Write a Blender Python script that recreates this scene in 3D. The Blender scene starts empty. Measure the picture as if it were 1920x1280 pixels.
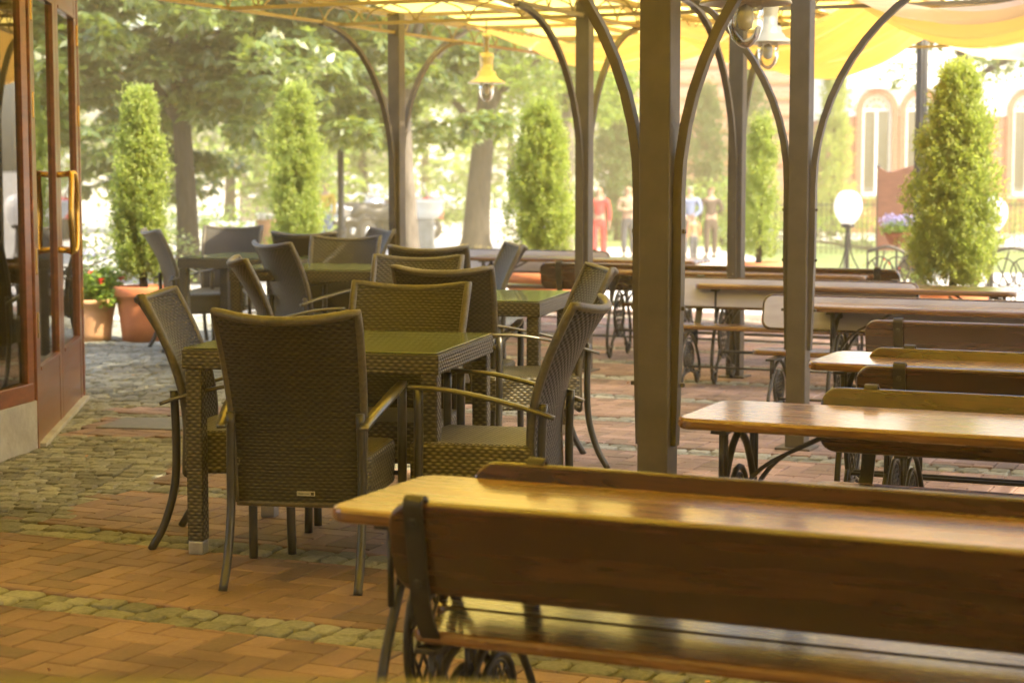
import bpy, bmesh, math, random
import numpy as np
from mathutils import Vector, Matrix, Euler
random.seed(7)
sc = bpy.context.scene
R = math.radians
# ------------------------------------------------------------------ camera
F = 3500.0                      # focal length in pixels of the 1920 wide photograph
H = 1.40
PITCH = math.atan(322.0 / F)
cam = bpy.data.cameras.new('camera'); cam.sensor_width = 36; cam.lens = F / 1920 * 36
cam.clip_start = 0.05; cam.clip_end = 2000
camo = bpy.data.objects.new('camera', cam); sc.collection.objects.link(camo); sc.camera = camo
camo.location = (0, 0, H); camo.rotation_euler = (R(90) - PITCH, 0, 0)
cam.dof.use_dof = True; cam.dof.focus_distance = 6.9; cam.dof.aperture_fstop = 3.8
def G(px, py, h=0.0):
    """point at height h seen at pixel px,py of the photograph (1920x1280)"""
    a = (px - 960) / F; b = (640 - py) / F
    dy = math.cos(PITCH) + b * math.sin(PITCH); dz = -math.sin(PITCH) + b * math.cos(PITCH)
    t = (h - H) / dz
    return Vector((a * t, dy * t, h))
def P(px, py, d):
    """point at distance d (along y) seen at pixel px,py"""
    a = (px - 960) / F; b = (640 - py) / F
    dy = math.cos(PITCH) + b * math.sin(PITCH); dz = -math.sin(PITCH) + b * math.cos(PITCH)
    t = d / dy
    return Vector((a * t, d, H + dz * t))
# ------------------------------------------------------------------ light
SUN_EL, SUN_AZ = R(52), R(118)       # azimuth measured from +Y towards +X
w = bpy.data.worlds.new("World"); sc.world = w; w.use_nodes = True
nt = w.node_tree; nt.nodes.clear()
sky = nt.nodes.new('ShaderNodeTexSky'); sky.sky_type = 'NISHITA'; sky.sun_disc = False
sky.sun_elevation = SUN_EL; sky.sun_rotation = SUN_AZ; sky.dust_density = 4.0; sky.air_density = 1.0
bg = nt.nodes.new('ShaderNodeBackground'); bg.inputs[1].default_value = 0.15
ow = nt.nodes.new('ShaderNodeOutputWorld')
nt.links.new(sky.outputs[0], bg.inputs[0]); nt.links.new(bg.outputs[0], ow.inputs[0])
sl = bpy.data.lights.new('sun', 'SUN'); sl.energy = 3.1; sl.angle = R(0.6); sl.color = (1.0, 0.84, 0.55)
so = bpy.data.objects.new('sun', sl); sc.collection.objects.link(so)
sdir = Vector((math.sin(SUN_AZ) * math.cos(SUN_EL), math.cos(SUN_AZ) * math.cos(SUN_EL), math.sin(SUN_EL)))
so.rotation_euler = sdir.to_track_quat('Z', 'Y').to_euler()
sc.view_settings.view_transform = 'Standard'; sc.view_settings.look = 'None'
sc.view_settings.exposure = 2.22; sc.view_settings.gamma = 1.0
sc.render.engine = 'CYCLES'
sc.cycles.max_bounces = 10; sc.cycles.diffuse_bounces = 5; sc.cycles.glossy_bounces = 4
sc.cycles.transmission_bounces = 6; sc.cycles.transparent_max_bounces = 12; sc.cycles.volume_bounces = 1
sc.cycles.use_denoising = True; sc.cycles.sample_clamp_indirect = 6.0
sc.cycles.caustics_reflective = False; sc.cycles.caustics_refractive = False
# ------------------------------------------------------------------ materials
def newmat(name):
    m = bpy.data.materials.new(name); m.use_nodes = True
    n = m.node_tree; n.nodes.clear()
    out = n.nodes.new('ShaderNodeOutputMaterial'); b = n.nodes.new('ShaderNodeBsdfPrincipled')
    n.links.new(b.outputs[0], out.inputs[0])
    return m, n, b, out
def N(n, t, **kw):
    x = n.nodes.new(t)
    for k, v in kw.items():
        if k.startswith('i_'):
            key = k[2:]; key = int(key) if key.isdigit() else key
            x.inputs[key].default_value = v
        else: setattr(x, k, v)
    return x
def math_(n, op, a, b=None, clamp=False):
    x = n.nodes.new('ShaderNodeMath'); x.operation = op; x.use_clamp = clamp
    for i, v in enumerate((a, b)):
        if v is None: continue
        if isinstance(v, (int, float)): x.inputs[i].default_value = v
        else: n.links.new(v, x.inputs[i])
    return x.outputs[0]
def ramp(n, fac, stops, mode='LINEAR'):
    r = n.nodes.new('ShaderNodeValToRGB'); r.color_ramp.interpolation = mode
    e = r.color_ramp.elements
    while len(e) < len(stops): e.new(0.5)
    for q, (p, c) in zip(e, stops): q.position = p; q.color = (*c, 1)
    n.links.new(fac, r.inputs[0]); return r.outputs[0]
def tex(n, kind='Object', scale=(1, 1, 1)):
    tc = n.nodes.new('ShaderNodeTexCoord'); mp = n.nodes.new('ShaderNodeMapping')
    mp.inputs['Scale'].default_value = scale
    n.links.new(tc.outputs[kind], mp.inputs[0]); return mp.outputs[0]
def noise(n, vec, scale, detail=4, rough=0.6, dist=0.0):
    x = n.nodes.new('ShaderNodeTexNoise'); x.inputs['Scale'].default_value = scale
    x.inputs['Detail'].default_value = detail; x.inputs['Roughness'].default_value = rough
    x.inputs['Distortion'].default_value = dist
    if vec is not None: n.links.new(vec, x.inputs['Vector'])
    return x.outputs['Fac']
def bump(n, b, h, strength=0.4, dist=0.01):
    x = n.nodes.new('ShaderNodeBump'); x.inputs['Strength'].default_value = strength
    x.inputs['Distance'].default_value = dist
    n.links.new(h, x.inputs['Height']); n.links.new(x.outputs[0], b.inputs['Normal'])
def M_noise(name, c1, c2, scale=5, rough=0.6, metal=0.0, bs=0.2, bd=0.005, detail=5, sc3=(1, 1, 1), coat=0.0, spec=None, r2=None):
    m, n, b, o = newmat(name)
    v = tex(n, 'Object', sc3); f = noise(n, v, scale, detail)
    n.links.new(ramp(n, f, [(0.3, c1), (0.7, c2)]), b.inputs['Base Color'])
    b.inputs['Roughness'].default_value = rough; b.inputs['Metallic'].default_value = metal
    b.inputs['Coat Weight'].default_value = coat; b.inputs['Coat Roughness'].default_value = 0.08
    if spec is not None: b.inputs['Specular IOR Level'].default_value = spec
    if r2 is not None:
        n.links.new(math_(n, 'MULTIPLY_ADD', noise(n, v, scale * 2.3, 3), r2 - rough), b.inputs['Roughness'])
        b.inputs['Roughness'].links[0].from_node.inputs[2].default_value = rough
    if bs: bump(n, b, noise(n, v, scale * 6, 4), bs, bd)
    return m
def M_wicker(name, cgap, c1, c2, rh=0.0125, sw=0.030, rough=0.42):
    m, n, b, o = newmat(name)
    tc = N(n, 'ShaderNodeTexCoord'); sp = N(n, 'ShaderNodeSeparateXYZ'); n.links.new(tc.outputs['UV'], sp.inputs[0])
    u, v = sp.outputs[0], sp.outputs[1]
    wob = noise(n, tc.outputs['UV'], 14, 3)
    v = math_(n, 'ADD', v, math_(n, 'MULTIPLY', wob, 0.009)); u = math_(n, 'ADD', u, math_(n, 'MULTIPLY', noise(n, tc.outputs['UV'], 9, 2), 0.012))
    r = math_(n, 'DIVIDE', v, rh); a = math_(n, 'FLOOR', r); fr = math_(n, 'FRACT', r)
    prof = math_(n, 'POWER', math_(n, 'SINE', math_(n, 'MULTIPLY', fr, math.pi)), 0.6)
    st = math_(n, 'DIVIDE', u, sw)
    ov = math_(n, 'MULTIPLY_ADD', math_(n, 'COSINE', math_(n, 'MULTIPLY', math_(n, 'ADD', st, a), math.pi)), 0.5)
    n.nodes[-1]; ov.node.inputs[2].default_value = 0.5
    h = math_(n, 'MULTIPLY', prof, math_(n, 'MULTIPLY_ADD', ov, 0.75)); 
    for l in h.node.inputs[1].links: l.from_node.inputs[2].default_value = 0.25
    col = ramp(n, h, [(0.0, cgap), (0.30, tuple(0.5 * (x + y) for x, y in zip(cgap, c1))), (0.55, c1), (1.0, c2)])
    # strand to strand variation
    rnd = N(n, 'ShaderNodeTexWhiteNoise', noise_dimensions='1D'); n.links.new(a, rnd.inputs['W'])
    hv = N(n, 'ShaderNodeHueSaturation'); n.links.new(col, hv.inputs['Color'])
    dirt = math_(n, 'MULTIPLY', noise(n, tc.outputs['Object'], 7, 5), 0.9)
    oi = N(n, 'ShaderNodeObjectInfo')
    n.links.new(math_(n, 'ADD', math_(n, 'ADD', math_(n, 'MULTIPLY', rnd.outputs[0], 0.35), dirt), math_(n, 'MULTIPLY_ADD', oi.outputs['Random'], 0.25)), hv.inputs['Value'])
    n.nodes[-1].inputs[2].default_value = 0.25 if n.nodes[-1].operation == 'MULTIPLY_ADD' else 0
    for q in n.nodes:
        if q.type == 'MATH' and q.operation == 'MULTIPLY_ADD' and q.inputs[0].is_linked and q.inputs[0].links[0].from_node == oi: q.inputs[2].default_value = 0.25
    n.links.new(hv.outputs[0], b.inputs['Base Color'])
    b.inputs['Roughness'].default_value = rough
    b.inputs['Specular IOR Level'].default_value = 0.35
    bump(n, b, h, 1.0, 0.0034)
    return m
def M_wood(name, c1, c2, c3, rough=0.22, coat=0.6):
    m, n, b, o = newmat(name)
    v = tex(n, 'Object', (0.7, 9, 9)); f = noise(n, v, 2.2, 7, 0.65, 0.6)
    v2 = tex(n, 'Object', (2.0, 60, 60)); f2 = noise(n, v2, 3.0, 4, 0.7)
    vb = tex(n, 'Object', (1.2, 2.2, 2.2)); f3 = noise(n, vb, 1.7, 3)
    s = math_(n, 'ADD', math_(n, 'MULTIPLY', f, 0.6), math_(n, 'ADD', math_(n, 'MULTIPLY', f2, 0.25), math_(n, 'MULTIPLY', f3, 0.15)))
    n.links.new(ramp(n, s, [(0.36, c1), (0.5, c2), (0.64, c3)]), b.inputs['Base Color'])
    b.inputs['Roughness'].default_value = rough
    n.links.new(math_(n, 'MULTIPLY_ADD', f, 0.22), b.inputs['Roughness'])
    b.inputs['Roughness'].links[0].from_node.inputs[2].default_value = rough - 0.06
    b.inputs['Coat Weight'].default_value = coat; b.inputs['Coat Roughness'].default_value = 0.13
    bump(n, b, s, 0.12, 0.004)
    return m
def M_island(name, stops, rough=0.8, nscale=40, bs=0.5, bd=0.004, mixn=0.35, spec=0.3, big=None):
    m, n, b, o = newmat(name)
    g = N(n, 'ShaderNodeNewGeometry'); v = tex(n, 'Object'); f = noise(n, v, nscale, 5)
    s = math_(n, 'ADD', math_(n, 'MULTIPLY', g.outputs['Random Per Island'], 1 - mixn), math_(n, 'MULTIPLY', f, mixn))
    col = ramp(n, s, stops)
    if big:
        d = ramp(n, noise(n, v, big, 4), [(0.32, (0.50, 0.49, 0.46)), (0.5, (0.85, 0.85, 0.84)), (0.66, (1.1, 1.1, 1.1))])
        mx = N(n, 'ShaderNodeMix', data_type='RGBA', blend_type='MULTIPLY'); mx.inputs[0].default_value = 1
        n.links.new(col, mx.inputs[6]); n.links.new(d, mx.inputs[7]); col = mx.outputs[2]
    n.links.new(col, b.inputs['Base Color'])
    b.inputs['Roughness'].default_value = rough; b.inputs['Specular IOR Level'].default_value = spec
    bump(n, b, noise(n, v, nscale * 3, 6, 0.7), bs, bd)
    return m
def M_leaf(name, stops, rough=0.45, trans=0.35, tcol=(0.25, 0.35, 0.03), spec=0.5):
    m, n, b, o = newmat(name)
    g = N(n, 'ShaderNodeNewGeometry'); v = tex(n, 'Object'); f = noise(n, v, 1.3, 3)
    s = math_(n, 'ADD', math_(n, 'MULTIPLY', g.outputs['Random Per Island'], 0.6), math_(n, 'MULTIPLY', f, 0.4))
    n.links.new(ramp(n, s, stops), b.inputs['Base Color'])
    b.inputs['Roughness'].default_value = rough; b.inputs['Specular IOR Level'].default_value = spec
    t = N(n, 'ShaderNodeBsdfTranslucent'); t.inputs[0].default_value = (*tcol, 1)
    mx = N(n, 'ShaderNodeMixShader'); mx.inputs[0].default_value = trans
    n.links.new(b.outputs[0], mx.inputs[1]); n.links.new(t.outputs[0], mx.inputs[2]); n.links.new(mx.outputs[0], o.inputs[0])
    return m
def M_cloth(name, c1, c2, tcol, trans=0.5, rough=0.8, scale=3):
    m, n, b, o = newmat(name)
    v = tex(n, 'Object'); f = noise(n, v, scale, 4)
    n.links.new(ramp(n, f, [(0.3, c1), (0.7, c2)]), b.inputs['Base Color']); b.inputs['Roughness'].default_value = rough
    t = N(n, 'ShaderNodeBsdfTranslucent'); t.inputs[0].default_value = (*tcol, 1)
    mx = N(n, 'ShaderNodeMixShader'); mx.inputs[0].default_value = trans
    n.links.new(b.outputs[0], mx.inputs[1]); n.links.new(t.outputs[0], mx.inputs[2]); n.links.new(mx.outputs[0], o.inputs[0])
    return m
def M_glass(name, tint=(0.9, 0.95, 0.92), rough=0.02, refl=0.25):
    m, n, b, o = newmat(name)
    n.nodes.remove(b)
    tr = N(n, 'ShaderNodeBsdfTransparent'); tr.inputs[0].default_value = (*tint, 1)
    gl = N(n, 'ShaderNodeBsdfGlossy'); gl.inputs['Roughness'].default_value = rough
    fr = N(n, 'ShaderNodeFresnel'); fr.inputs[0].default_value = 1.5
    k = math_(n, 'ADD', math_(n, 'MULTIPLY', fr.outputs[0], 0.8), refl, True)
    v = tex(n, 'Object'); bp = N(n, 'ShaderNodeBump'); bp.inputs['Strength'].default_value = 0.02
    n.links.new(noise(n, v, 2.0, 2), bp.inputs['Height']); n.links.new(bp.outputs[0], gl.inputs['Normal'])
    mx = N(n, 'ShaderNodeMixShader'); n.links.new(k, mx.inputs[0])
    n.links.new(tr.outputs[0], mx.inputs[1]); n.links.new(gl.outputs[0], mx.inputs[2]); n.links.new(mx.outputs[0], o.inputs[0])
    return m
MT = {}
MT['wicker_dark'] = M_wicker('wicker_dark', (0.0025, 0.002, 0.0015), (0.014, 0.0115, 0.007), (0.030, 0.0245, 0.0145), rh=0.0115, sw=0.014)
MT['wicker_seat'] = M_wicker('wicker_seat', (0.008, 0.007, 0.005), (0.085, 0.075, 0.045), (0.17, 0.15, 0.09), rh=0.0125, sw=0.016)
MT['wicker_table'] = M_wicker('wicker_table', (0.008, 0.007, 0.005), (0.055, 0.047, 0.030), (0.11, 0.095, 0.062), rh=0.0125, sw=0.015)
MT['wicker_trim'] = M_noise('wicker_trim', (0.04, 0.034, 0.024), (0.085, 0.072, 0.048), 60, 0.42, bs=0.5, bd=0.002, sc3=(1, 1, 1))
MT['alu'] = M_noise('dark_aluminium', (0.035, 0.034, 0.032), (0.055, 0.052, 0.048), 12, 0.33, 0.6, bs=0.05)
MT['arm'] = M_noise('bronze_armrest', (0.07, 0.063, 0.042), (0.11, 0.098, 0.066), 9, 0.28, 0.45, bs=0.06, coat=0.3)
MT['silver'] = M_noise('silver_foot', (0.32, 0.32, 0.31), (0.45, 0.44, 0.42), 20, 0.35, 0.7, bs=0.1)
MT['table_glass'] = M_glass('green_table_glass', (0.62, 0.82, 0.62), 0.05, 0.22)
_n = MT['table_glass'].node_tree; _o = [x for x in _n.nodes if x.type == 'OUTPUT_MATERIAL'][0]; _a = _o.inputs[0].links[0].from_node
_d = _n.nodes.new('ShaderNodeBsdfDiffuse'); _d.inputs[0].default_value = (0.15, 0.175, 0.085, 1)
_m = _n.nodes.new('ShaderNodeMixShader'); _m.inputs[0].default_value = 0.36
_n.links.new(_a.outputs[0], _m.inputs[1]); _n.links.new(_d.outputs[0], _m.inputs[2]); _n.links.new(_m.outputs[0], _o.inputs[0])
MT['bulb'] = M_glass('lamp_glass', (0.93, 0.93, 0.88), 0.02, 0.06)
MT['window_glass'] = M_glass('window_glass', (0.75, 0.8, 0.78), 0.01, 0.22)
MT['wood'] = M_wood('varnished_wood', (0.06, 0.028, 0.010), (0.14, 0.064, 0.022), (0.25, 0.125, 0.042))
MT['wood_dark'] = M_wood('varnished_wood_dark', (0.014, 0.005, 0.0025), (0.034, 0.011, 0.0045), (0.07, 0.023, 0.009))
MT['door_wood'] = M_wood('mahogany', (0.10, 0.028, 0.012), (0.16, 0.045, 0.018), (0.22, 0.07, 0.028), 0.3, 0.35)
MT['iron'] = M_noise('cast_iron', (0.020, 0.018, 0.016), (0.045, 0.040, 0.034), 18, 0.42, 0.5, bs=0.35, bd=0.003)
MT['post'] = M_noise('post_paint', (0.050, 0.042, 0.032), (0.078, 0.064, 0.048), 7, 0.42, 0.1, bs=0.12, bd=0.002, r2=0.6)
MT['lamp_brass'] = M_noise('lamp_paint', (0.46, 0.40, 0.24), (0.56, 0.50, 0.32), 6, 0.32, 0.4, bs=0.04)
MT['brass'] = M_noise('brass', (0.50, 0.30, 0.07), (0.62, 0.40, 0.12), 14, 0.25, 0.9, bs=0.05)
MT['brick'] = M_island('clay_pavers', [(0.08, (0.11, 0.10, 0.08)), (0.2, (0.15, 0.105, 0.08)), (0.35, (0.20, 0.13, 0.105)), (0.6, (0.25, 0.16, 0.13)), (0.8, (0.31, 0.21, 0.175)), (0.95, (0.24, 0.19, 0.15))], 0.66, 50, 0.9, 0.005, 0.45, 0.4, 1.4)
MT['cobble'] = M_island('granite_setts', [(0.2, (0.17, 0.18, 0.15)), (0.5, (0.33, 0.34, 0.29)), (0.8, (0.52, 0.52, 0.46))], 0.8, 60, 1.0, 0.014, 0.65, 0.3, 1.1)
MT['joint'] = M_noise('joint_sand', (0.08, 0.075, 0.055), (0.15, 0.14, 0.10), 14, 0.95, bs=0.6, bd=0.01)
MT['manhole'] = M_noise('cover_plate', (0.10, 0.095, 0.075), (0.17, 0.16, 0.12), 30, 0.6, 0.3, bs=0.6, bd=0.004)
MT['terracotta'] = M_noise('terracotta', (0.42, 0.13, 0.05), (0.55, 0.19, 0.075), 6, 0.7, bs=0.25, bd=0.003)
MT['pot_wood'] = M_noise('pale_terracotta', (0.45, 0.24, 0.12), (0.58, 0.33, 0.18), 6, 0.75, bs=0.3, bd=0.004, sc3=(1, 1, 0.4))
MT['soil'] = M_noise('soil', (0.03, 0.02, 0.012), (0.07, 0.045, 0.03), 40, 0.95, bs=0.8, bd=0.01)
MT['bark'] = M_noise('bark', (0.015, 0.012, 0.009), (0.055, 0.044, 0.033), 7, 0.9, bs=1.0, bd=0.03, sc3=(2.4, 2.4, 0.5))
MT['bark_pale'] = M_noise('bark_pale', (0.06, 0.05, 0.04), (0.19, 0.165, 0.135), 4, 0.9, bs=1.0, bd=0.03, sc3=(2, 2, 0.5))
MT['thuja'] = M_leaf('thuja_leaf', [(0.2, (0.09, 0.125, 0.04)), (0.5, (0.20, 0.25, 0.07)), (0.8, (0.33, 0.36, 0.11)), (0.95, (0.38, 0.28, 0.11))], 0.6, 0.45, (0.50, 0.62, 0.10))
MT['cypress'] = M_leaf('cypress_leaf', [(0.2, (0.03, 0.07, 0.02)), (0.8, (0.08, 0.15, 0.035))], 0.6, 0.25, (0.14, 0.24, 0.03))
MT['chestnut'] = M_leaf('chestnut_leaf', [(0.2, (0.05, 0.085, 0.035)), (0.55, (0.085, 0.135, 0.045)), (0.85, (0.15, 0.19, 0.05))], 0.36, 0.35, (0.26, 0.34, 0.03), 0.9)
MT['maple'] = M_leaf('maple_leaf', [(0.2, (0.05, 0.10, 0.02)), (0.8, (0.14, 0.22, 0.04))], 0.4, 0.45, (0.34, 0.46, 0.05), 0.7)
MT['hedge'] = M_leaf('hedge_leaf', [(0.2, (0.06, 0.12, 0.02)), (0.8, (0.18, 0.28, 0.05))], 0.5, 0.4, (0.36, 0.5, 0.06))
MT['petal_red'] = M_leaf('red_petal', [(0.2, (0.55, 0.02, 0.02)), (0.8, (0.75, 0.06, 0.03))], 0.5, 0.3, (0.7, 0.05, 0.02))
MT['petal_lilac'] = M_leaf('lilac_petal', [(0.2, (0.20, 0.19, 0.42)), (0.8, (0.34, 0.33, 0.55))], 0.5, 0.3, (0.3, 0.3, 0.5))
MT['petal_yellow'] = M_leaf('yellow_petal', [(0.2, (0.7, 0.5, 0.1)), (0.8, (0.85, 0.75, 0.3))], 0.5, 0.3, (0.7, 0.6, 0.2))
MT['petal_white'] = M_leaf('white_petal', [(0.2, (0.6, 0.6, 0.55)), (0.8, (0.85, 0.85, 0.8))], 0.5, 0.3, (0.8, 0.8, 0.7))
MT['swag'] = M_cloth('orange_fabric', (0.84, 0.62, 0.40), (0.88, 0.68, 0.48), (0.98, 0.74, 0.48), 0.55)
MT['swag_yellow'] = M_cloth('yellow_fabric', (0.78, 0.66, 0.28), (0.84, 0.72, 0.34), (0.94, 0.84, 0.30), 0.62)
MT['roofpane'] = M_cloth('translucent_roof_sheet', (0.80, 0.74, 0.38), (0.85, 0.78, 0.45), (0.97, 0.86, 0.42), 0.78, 0.5)
MT['truss'] = M_noise('truss_paint', (0.20, 0.15, 0.065), (0.26, 0.20, 0.09), 5, 0.5, 0.1, bs=0.05)
MT['path'] = M_noise('pale_path', (0.42, 0.40, 0.38), (0.54, 0.52, 0.50), 0.8, 0.85, bs=0.4, bd=0.01, detail=9)
MT['ground'] = M_noise('earth_and_paving', (0.30, 0.28, 0.26), (0.42, 0.40, 0.38), 0.5, 0.9, bs=0.4, bd=0.02, detail=9)
MT['lawn'] = M_noise('lawn', (0.05, 0.09, 0.02), (0.16, 0.21, 0.05), 1.2, 0.9, bs=1.0, bd=0.05, detail=9)
MT['globe'] = M_cloth('milk_glass', (0.80, 0.80, 0.80), (0.85, 0.85, 0.85), (0.9, 0.9, 0.9), 0.35, 0.15)
MT['black'] = M_noise('black_paint', (0.018, 0.018, 0.018), (0.035, 0.034, 0.032), 8, 0.4, 0.2, bs=0.1)
MT['board'] = M_noise('sign_board', (0.10, 0.042, 0.026), (0.15, 0.065, 0.04), 8, 0.5, bs=0.1, sc3=(1, 1, 4))
MT['white'] = M_noise('white_paint', (0.70, 0.70, 0.68), (0.82, 0.82, 0.80), 6, 0.5, bs=0.1)
MT['stucco'] = M_noise('white_stucco', (0.72, 0.72, 0.72), (0.84, 0.84, 0.84), 3, 0.9, bs=0.3)
MT['stone'] = M_noise('grey_stone', (0.26, 0.25, 0.23), (0.40, 0.39, 0.36), 5, 0.85, bs=0.5, bd=0.01)
MT['interior'] = M_noise('interior_plaster', (0.16, 0.09, 0.05), (0.22, 0.13, 0.07), 2, 0.9, bs=0.1)
MT['chrome'] = M_noise('chrome', (0.6, 0.6, 0.6), (0.75, 0.75, 0.75), 10, 0.2, 0.95, bs=0.0)
MT['red_paint'] = M_noise('red_paint', (0.45, 0.02, 0.02), (0.6, 0.04, 0.03), 4, 0.25, 0.1, bs=0.0, coat=0.6)
MT['rubber'] = M_noise('rubber', (0.015, 0.015, 0.015), (0.03, 0.03, 0.03), 20, 0.8, bs=0.2)
MT['skin'] = M_noise('skin', (0.275, 0.165, 0.116), (0.319, 0.198, 0.143), 6, 0.55, bs=0.05)
MT['blue_cloth'] = M_noise('light_blue_cloth', (0.121, 0.165, 0.303), (0.165, 0.209, 0.341), 6, 0.85, bs=0.2)
MT['red_cloth'] = M_noise('red_cloth', (0.385, 0.017, 0.028), (0.440, 0.033, 0.044), 6, 0.85, bs=0.2)
MT['rust_cloth'] = M_noise('rust_cloth', (0.132, 0.033, 0.017), (0.176, 0.050, 0.025), 6, 0.85, bs=0.2)
MT['dark_cloth'] = M_noise('dark_cloth', (0.03, 0.035, 0.05), (0.05, 0.055, 0.075), 6, 0.85, bs=0.2)
MT['brown_cloth'] = M_noise('brown_cloth', (0.039, 0.025, 0.022), (0.061, 0.039, 0.033), 6, 0.85, bs=0.2)
MT['beige_cloth'] = M_noise('beige_cloth', (0.248, 0.182, 0.132), (0.286, 0.220, 0.165), 6, 0.85, bs=0.2)
MT['white_cloth'] = M_noise('white_cloth', (0.358, 0.358, 0.358), (0.413, 0.413, 0.413), 6, 0.85, bs=0.2)
MT['yellow_cloth'] = M_noise('yellow_cloth', (0.413, 0.275, 0.028), (0.468, 0.330, 0.044), 6, 0.85, bs=0.2)
MT['coral_cloth'] = M_noise('coral_cloth', (0.413, 0.132, 0.066), (0.440, 0.165, 0.088), 6, 0.85, bs=0.2)
MT['hair_blond'] = M_noise('blond_hair', (0.231, 0.154, 0.072), (0.303, 0.220, 0.121), 30, 0.5, bs=0.4, sc3=(1, 1, 0.15))
MT['hair_brown'] = M_noise('brown_hair', (0.12, 0.05, 0.025), (0.20, 0.08, 0.04), 30, 0.5, bs=0.4, sc3=(1, 1, 0.15))
MT['hair_grey'] = M_noise('grey_hair', (0.22, 0.21, 0.20), (0.32, 0.31, 0.30), 30, 0.5, bs=0.4)
MT['shoe'] = M_noise('shoe', (0.03, 0.03, 0.03), (0.06, 0.06, 0.06), 8, 0.5, bs=0.1)
def brickwall(name, c1, c2, mortar, scale=1.0):
    m, n, b, o = newmat(name)
    tc = N(n, 'ShaderNodeTexCoord')
    br = N(n, 'ShaderNodeTexBrick'); n.links.new(tc.outputs['UV'], br.inputs[0])
    br.inputs['Color1'].default_value = (*c1, 1); br.inputs['Color2'].default_value = (*c2, 1); br.inputs['Mortar'].default_value = (*mortar, 1)
    br.inputs['Scale'].default_value = scale; br.inputs['Brick Width'].default_value = 0.25; br.inputs['Row Height'].default_value = 0.078
    br.inputs['Mortar Size'].default_value = 0.008
    n.links.new(br.outputs[0], b.inputs['Base Color']); b.inputs['Roughness'].default_value = 0.85
    bump(n, b, br.outputs['Fac'], -0.5, 0.01)
    return m
MT['brick_red'] = brickwall('red_brickwork', (0.27, 0.075, 0.045), (0.34, 0.10, 0.06), (0.26, 0.17, 0.13))
MT['brick_pink'] = brickwall('pale_brickwork', (0.34, 0.17, 0.12), (0.42, 0.22, 0.16), (0.30, 0.24, 0.20), 0.35)
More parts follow.
